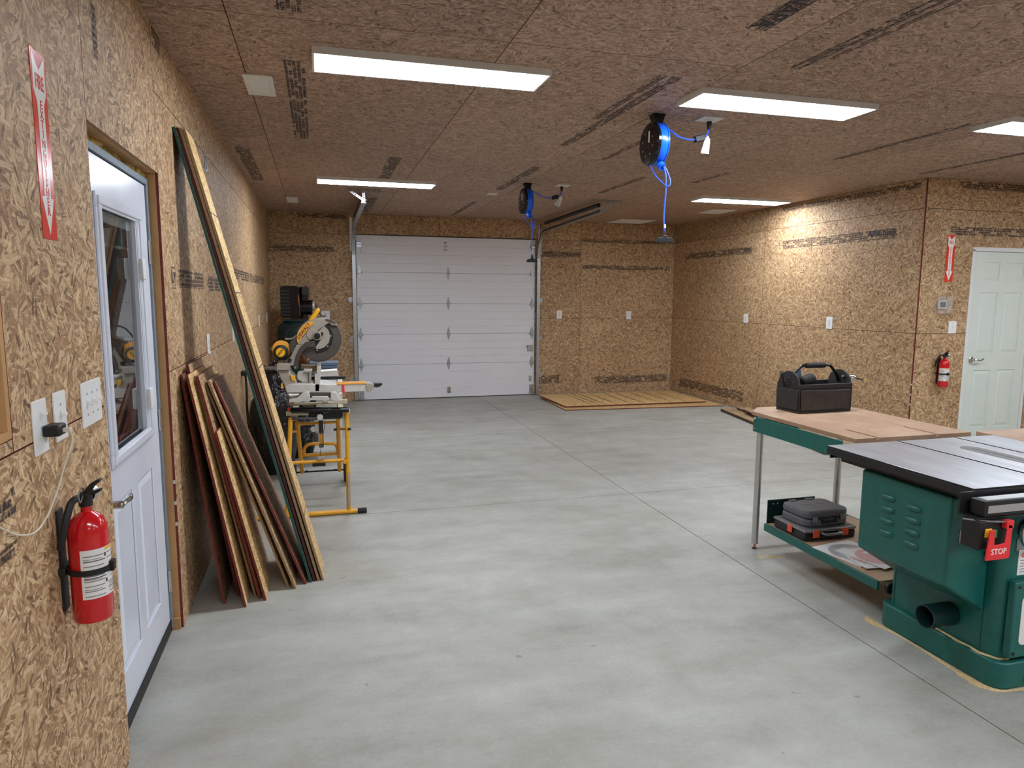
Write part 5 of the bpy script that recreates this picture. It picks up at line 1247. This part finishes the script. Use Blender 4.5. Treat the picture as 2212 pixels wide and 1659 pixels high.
# ------------------------------------------------------------------ rolling saw stand
sd = thing('saw_stand', 'yellow tubular rolling stand under the mitre saw, with black bar and wheels', 'saw stand', (.62, 5.05, 0)); o_ = Vector((.62, 5.05, 0))
def Z7(x, y, Y): return atY(560 + x / 4.88, 820 + y / 4.88, Y) - o_
R_ = .0145
def tb_(pts, r=R_, nm='tube', mat='yellow', sm=0): return MB().tube(pts, r, 14, smooth=sm).build(nm, mat, sd)
A = Z7(922, 340, 5.0); Bm = Z7(945, 1370, 4.96); Bm.z = .018
tb_([A, Bm], .0155, 'leg')
A2 = Z7(330, 400, 5.0); B2 = Z7(292, 1400, 4.96); B2.z = .018
tb_([A2, B2], .0155, 'leg')
fb0 = Vector((.20 - .62, 4.96 - 5.05, .02)); fb1 = Vector((.895 - .62, 4.96 - 5.05, .02))
tb_([fb0, fb1], .0175, 'foot_bar'); MB().cyl(fb1 - Vector((.005, 0, 0)), fb1 + Vector((.06, 0, 0)), .0195, 18).build('end_cap', 'rubber', sd, bev=.003); MB().cyl(fb0 - Vector((.05, 0, 0)), fb0 + Vector((.005, 0, 0)), .0195, 18).build('end_cap', 'rubber', sd, bev=.003)
tb_([Z7(335, 880, 4.985), Z7(900, 848, 4.985)], .0125, 'cross_bar')
r1 = Z7(402, 455, 5.25); r2 = Z7(452, 975, 5.80); r3 = Z7(830, 420, 5.25); r4 = Z7(848, 955, 5.80)
tb_([r1, r2], .0165, 'rear_leg'); tb_([r3, r4], .0165, 'rear_leg')
tb_([Z7(415, 468, 5.28), Z7(825, 445, 5.28)], .011, 'cross_bar')
tb_([Z7(440, 800, 5.62), Z7(840, 778, 5.62)], .013, 'cross_bar')
tb_([Z7(470, 790, 5.6), Z7(480, 720, 5.57), Z7(530, 682, 5.55), Z7(640, 677, 5.55), Z7(770, 675, 5.55), Z7(815, 700, 5.57), Z7(832, 775, 5.6)], .0125, 'arch_bar', sm=6)
tb_([Z7(335, 548, 5.02), Z7(400, 548, 5.33)], .009, 'link_bar'); tb_([Z7(860, 520, 5.33), Z7(935, 520, 5.02)], .009, 'link_bar')
for s_, xw in ((-1, .425), (1, .845)):
    c = Vector((xw - .62, 5.88 - 5.05, .1))
    MB().lathe(c - Vector((.02, 0, 0)), (1, 0, 0), [(.06, 0), (.094, .002), (.1, .012), (.1, .028), (.094, .038), (.06, .04)], 32).build('wheel', 'rubber', sd)
    b = MB().cyl(c - Vector((.021, 0, 0)), c + Vector((.021, 0, 0)), .045, 20); b.build('wheel_hub', 'darkmetal', sd)
MB().cyl((.425 - .62, .83, .1), (.845 - .62, .83, .1), .007, 10).build('axle', 'darkmetal', sd)
for p in (Z7(500, 967, 5.79), Z7(805, 952, 5.79), Z7(800, 527, 5.3), Z7(948, 520, 4.98)): MB().cyl(p - Vector((.012, 0, 0)), p + Vector((.012, 0, 0)), .009, 10).build('end_plug', 'black', sd)
# top rails and the bar at the end
for x in (.47, .80): MB().box((x - .62 - .02, -.04, .690), (x - .62 + .02, .95, .728)).build('top_rail', 'cream', sd, bev=.003)
b = MB().cyl(Z7(330, 322, 4.97), Z7(945, 318, 4.97), .0185, 20); b.build('end_roller', 'blackgloss', sd)
a = Z7(520, 350, 4.985); c = Z7(882, 412, 4.985); b = MB().prism([(a.x, a.z), (c.x, a.z), (c.x, a.z - .035), (c.x - .02, c.z), (a.x + .01, c.z), (a.x, c.z + .01)], (0, a.y, 0), (1, 0, 0), (0, 0, 1), -.06, 0); b.build('end_bracket', 'black', sd, bev=.003)
MB().cyl(Z7(345, 408, 4.99), Z7(600, 412, 4.99), .0105, 14).build('clamp_bar', 'guard', sd)
def star(c, r, nm):
    pts = [(r * (1 if k % 2 else .78) * math.cos(2 * PI * k / 14), r * (1 if k % 2 else .78) * math.sin(2 * PI * k / 14)) for k in range(14)]
    MB().prism(pts, c, (1, 0, 0), (0, 0, 1), 0, .016).build(nm, 'castlight', sd, bev=.002)
star(Z7(640, 395, 4.94), .024, 'star_knob'); star(Z7(572, 522, 5.0), .022, 'star_knob')
p0 = Z7(625, 430, 4.955); p1 = Z7(680, 715, 4.955)
st = MB().box((p0.x, p0.y, p1.z), (p1.x, p0.y + .006, p0.z)).build('label_strap', 'black', sd, bev=.001)
b = MB(); q0 = Z7(632, 560, 4.954); q1 = Z7(672, 680, 4.954)
for k in range(5):
    x = q0.x + (q1.x - q0.x) * k / 5; b.box((x, q0.y - .0006, q1.z + (k % 2) * .004), (x + (q1.x - q0.x) * .11, q0.y, q0.z - (k % 3) * .008))
b.build('strap_print', 'yelloworange', st); c = Z7(653, 697, 4.953); MB().cyl(c, c + Vector((0, .002, 0)), .005, 10).build('rivet', 'chrome', st)
MB().tube([Z7(655, 715, 4.97), Z7(645, 760, 4.98), Z7(640, 820, 4.98)], .0018, 6).build('release_cable', 'black', sd)
MB().tube([Z7(685, 430, 4.98), Z7(690, 480, 4.98), Z7(678, 560, 4.98)], .0018, 6).build('release_cable', 'black', sd)
a = Z7(612, 832, 4.965); b = MB().box((a.x, a.y - .01, a.z - .008), (a.x + .05, a.y + .01, a.z + .012)); b.build('latch', 'castgrey', sd, bev=.003)
a = Z7(560, 885, 4.975); c = Z7(700, 910, 4.975); MB().box((a.x, a.y - .004, c.z), (c.x, a.y + .004, a.z)).build('latch_plate', 'darkmetal', sd, bev=.002)
a = Z7(932, 990, 4.94); c = Z7(958, 1340, 4.935); b = MB().box((a.x, a.y - .002, c.z), (a.x + .016, a.y + .0, a.z)); b.build('leg_label', 'castgrey', sd)
c = Z7(905, 865, 4.955); MB().cyl(c - Vector((0, .01, 0)), c + Vector((0, .02, 0)), .014, 14).build('pivot_bracket', 'yellow', sd)
# saw mounting brackets on the rails
for y in (-.06, .42):
    b = MB().box((-.20, y, .729), (.235, y + .05, .742)); b.box((-.20, y, .742), (-.16, y + .05, .757)); b.box((.19, y, .742), (.235, y + .05, .757)); b.box((.05, y - .008, .742), (.09, y + .04, .752)); b.build('mount_bracket', 'cream', sd, bev=.002)
b = MB().box((.0, -.05, .70), (.04, .3, .7285)); b.build('mount_rail', 'black', sd)
c = Z7(312, 312, 4.94); MB().cyl(c, c + Vector((0, .02, 0)), .010, 10).build('red_lever', 'redplastic', sd)

# ------------------------------------------------------------------ clutter behind the saw
def blob(name, label, c, sx, sy, sz, seed, group, knot=True):
    random.seed(seed); bm = bmesh.new(); bmesh.ops.create_icosphere(bm, subdivisions=4, radius=1)
    from mathutils import noise
    for v in bm.verts:
        p = v.co.copy(); z = p.z
        q = noise.noise(p * 2.2 + Vector((seed, 0, 0))) * .16 + abs(noise.noise(Vector((p.x * 6, p.y * 6, p.z * 1.6)) + Vector((seed, 3, 0)))) * .14
        s_ = 1 + q - .08
        if z < -.55: z = -.55 + (z + .55) * .12
        f_ = 1.0
        if z > .35: f_ = 1 - (z - .35) * .75
        v.co = Vector((p.x * s_ * f_ * sx, p.y * s_ * f_ * sy, z * s_ * sz if z > -.5 else z * sz))
    zmin = min(v.co.z for v in bm.verts)
    for v in bm.verts: v.co.z -= zmin
    me = bpy.data.meshes.new(name); bm.to_mesh(me); bm.free(); me.materials.append(M['bin']); me.shade_smooth()
    o = bpy.data.objects.new(name, me); COL.objects.link(o); o.location = c
    return tag(o, label, 'trash bag', group)
GB = 'black bin bags behind the mitre saw'
blob('trash_bag', 'tall black bin bag slumped behind the left side of the mitre saw', (.25, 6.33, 0), .20, .19, .62, 1, GB)
blob('trash_bag', 'low black bin bag on the floor behind the middle of the yellow stand', (.45, 6.95, 0), .15, .18, .34, 4, GB)
t = thing('storage_bin', 'white storage bin on the floor behind the yellow saw stand', 'bin', (.60, 7.45, 0))
b = MB().add([(.02, .02, 0), (.26, .02, 0), (.26, .43, 0), (.02, .43, 0), (0, 0, .60), (.28, 0, .60), (.28, .45, .60), (0, .45, .60)], [(3, 2, 1, 0), (4, 5, 6, 7), (0, 1, 5, 4), (1, 2, 6, 5), (2, 3, 7, 6), (3, 0, 4, 7)]); b.build('body', 'paper', t, bev=.01)
MB().box((-.012, -.012, .601), (.292, .462, .63)).build('lid', 'whiteplastic', t, bev=.006)
TY = 6.72
tx0 = atY(570, 800, TY).x; tx1 = atY(737, 800, TY).x; tz = atY(700, 850, TY).z
t = thing('side_table', 'low white table behind the mitre saw carrying boxes and papers', 'table', (tx0, TY, 0))
MB().box((.0, -.03, tz - .03), (tx1 - tx0, .42, tz)).build('table_top', 'paper', t, bev=.004)
for x in (.03, tx1 - tx0 - .03):
    for y in (.0, .38): MB().cyl((x, y, 0), (x, y, tz - .03), .011, 10).build('leg', 'galv', t)
a_ = atY(668, 784, TY + .2); c_ = atY(731, 784, TY + .2)
t = thing('storage_tote', 'blue-grey plastic tote standing on the table behind the saw blade', 'tote', (a_.x, TY + .2, tz + .001)); hh = a_.z - tz; ww = c_.x - a_.x
b = MB().box((.012, .012, 0), (ww - .012, .20, hh - .028)); b.build('body', 'tote', t, bev=.008)
b = MB().box((0, 0, hh - .0275), (ww, .212, hh)); b.build('lid', 'tote', t, bev=.005)
b = MB(); [b.box((.13, .003, .03 + k * .05), (ww - .03, .0115, .065 + k * .05)) for k in range(4)]; b.build('rib', 'guard', t, bev=.002)
zz = tz + .001
for k, (u0, u1, hgt, lb) in enumerate(((662, 733, .085, 'lowest white paper stack on the table behind the mitre saw'), (670, 728, .07, 'middle white paper stack behind the mitre saw fence'), (690, 732, .06, 'top white paper stack behind the mitre saw fence'))):
    x0 = atY(u0, 820, TY).x; x1 = atY(u1, 820, TY).x
    o = MB().prism([(0, 0), (x1 - x0 - .01, 0), (x1 - x0, .012), (x1 - x0 - .012, hgt), (.01, hgt - .008)], (0, 0, 0), (1, 0, 0), (0, 0, 1), -.16, 0).build('paper_stack', 'paper', None, bev=.003)
    o.matrix_world = Matrix.Translation((x0, TY + .01, zz)); zz += hgt + .001; tag(o, lb, 'papers', 'white paper stacks behind the mitre saw')
a_ = atY(566, 808, TY); c_ = atY(600, 808, TY)
t = thing('cardboard_box', 'small tan cardboard box behind the slide rails of the mitre saw', 'box', (a_.x + .01, TY, tz + .001))
MB().box((0, 0, 0), (c_.x - a_.x, .25, a_.z - tz)).build('carton', 'cardboard', t, bev=.003); MB().box((0, -.002, a_.z - tz - .05), (.07, 0, a_.z - tz)).build('flap', 'cardboard', t)
# crumpled brown paper bag just behind the saw head
from mathutils import noise as NZ
bm = bmesh.new(); bmesh.ops.create_icosphere(bm, subdivisions=3, radius=1)
for v in bm.verts:
    p = v.co; q = 1 + .35 * NZ.noise(p * 2.6 + Vector((8, 1, 2))); v.co = Vector((p.x * .062 * q, p.y * .06 * q, p.z * .05 * q))
zm = min(v.co.z for v in bm.verts)
for v in bm.verts: v.co.z -= zm
me = bpy.data.meshes.new('crumpled_paper'); bm.to_mesh(me); bm.free(); me.materials.append(M['kraft'])
o = bpy.data.objects.new('crumpled_paper', me); COL.objects.link(o); pp = Z6(808, 1062, 5.40); o.location = (pp.x, 5.40, pp.z - .008); tag(o, 'crumpled brown paper bag just behind the pivot of the mitre saw', 'paper bag')

# ------------------------------------------------------------------ air compressor
ac = thing('air_compressor', 'black and dark green upright air compressor in the back left corner', 'air compressor', (.42, 9.75, 0))
MB().lathe((0, 0, 0), (0, 0, 1), [(.20, .12), (.285, .16), (.30, .22), (.30, 1.08), (.285, 1.15), (.22, 1.21), (.10, 1.235)], 40).build('tank', 'greendk', ac, ang=50)
for k in range(4): a = PI / 4 + k * PI / 2; MB().box((math.cos(a) * .24 - .03, math.sin(a) * .24 - .03, 0), (math.cos(a) * .24 + .03, math.sin(a) * .24 + .03, .17)).build('leg', 'greendk', ac, bev=.004)
MB().box((-.22, -.16, 1.22), (.17, .16, 1.24)).build('motor_plate', 'blackiron', ac, bev=.003)
b = MB().prism(rrect(-.24, 1.26, .0, 1.68, .04), (0, -.17, 0), (1, 0, 0), (0, 0, 1), -.07, 0); b.T = None
b.build('belt_guard', 'blackgloss', ac)
b = MB()
for k in range(8): b.box((-.235, -.178, 1.29 + k * .045), (-.12, -.1705, 1.31 + k * .045))
b.build('guard_louvers', 'black', ac)
b = MB().cyl((-.06, -.02, 1.25), (-.06, -.02, 1.42), .075, 20)
b.build('crankcase', 'blackgloss', ac)
b = MB(); [b.cyl((-.06, -.02, 1.43 + k * .028), (-.06, -.02, 1.445 + k * .028), .085, 20) for k in range(8)]; b.cyl((-.06, -.02, 1.42), (-.06, -.02, 1.66), .055, 16); b.build('cylinder_fins', 'blackgloss', ac)
b = MB(); [b.cyl((.055, -.05, 1.43 + k * .028), (.055, -.05, 1.445 + k * .028), .075, 20) for k in range(8)]; b.cyl((.055, -.05, 1.25), (.055, -.05, 1.67), .055, 16); b.build('cylinder_fins', 'blackgloss', ac)
MB().tube([(-.01, -.14, 1.63), (-.015, -.16, 1.60), (-.005, -.165, 1.45), (.0, -.15, 1.32), (.0, -.12, 1.27)], .008, 8).build('copper_pipe', 'copper', ac)
MB().cyl((.0, -.06, 1.40), (.16, -.06, 1.40), .10, 26).build('motor', 'blackgloss', ac, bev=.012); MB().cyl((.162, -.06, 1.42), (.19, -.06, 1.42), .065, 22).build('air_filter', 'castlight', ac, bev=.006)
MB().box((.03, -.14, 1.56), (.12, -.02, 1.67)).build('pressure_switch', 'black', ac, bev=.006)
MB().tube([(.16, -.05, 1.5), (.20, -.06, 1.42), (.25, -.05, 1.32), (.30, .2, 1.27), (.335, .6, 1.275)], .007, 8).build('power_cord', 'black', ac)
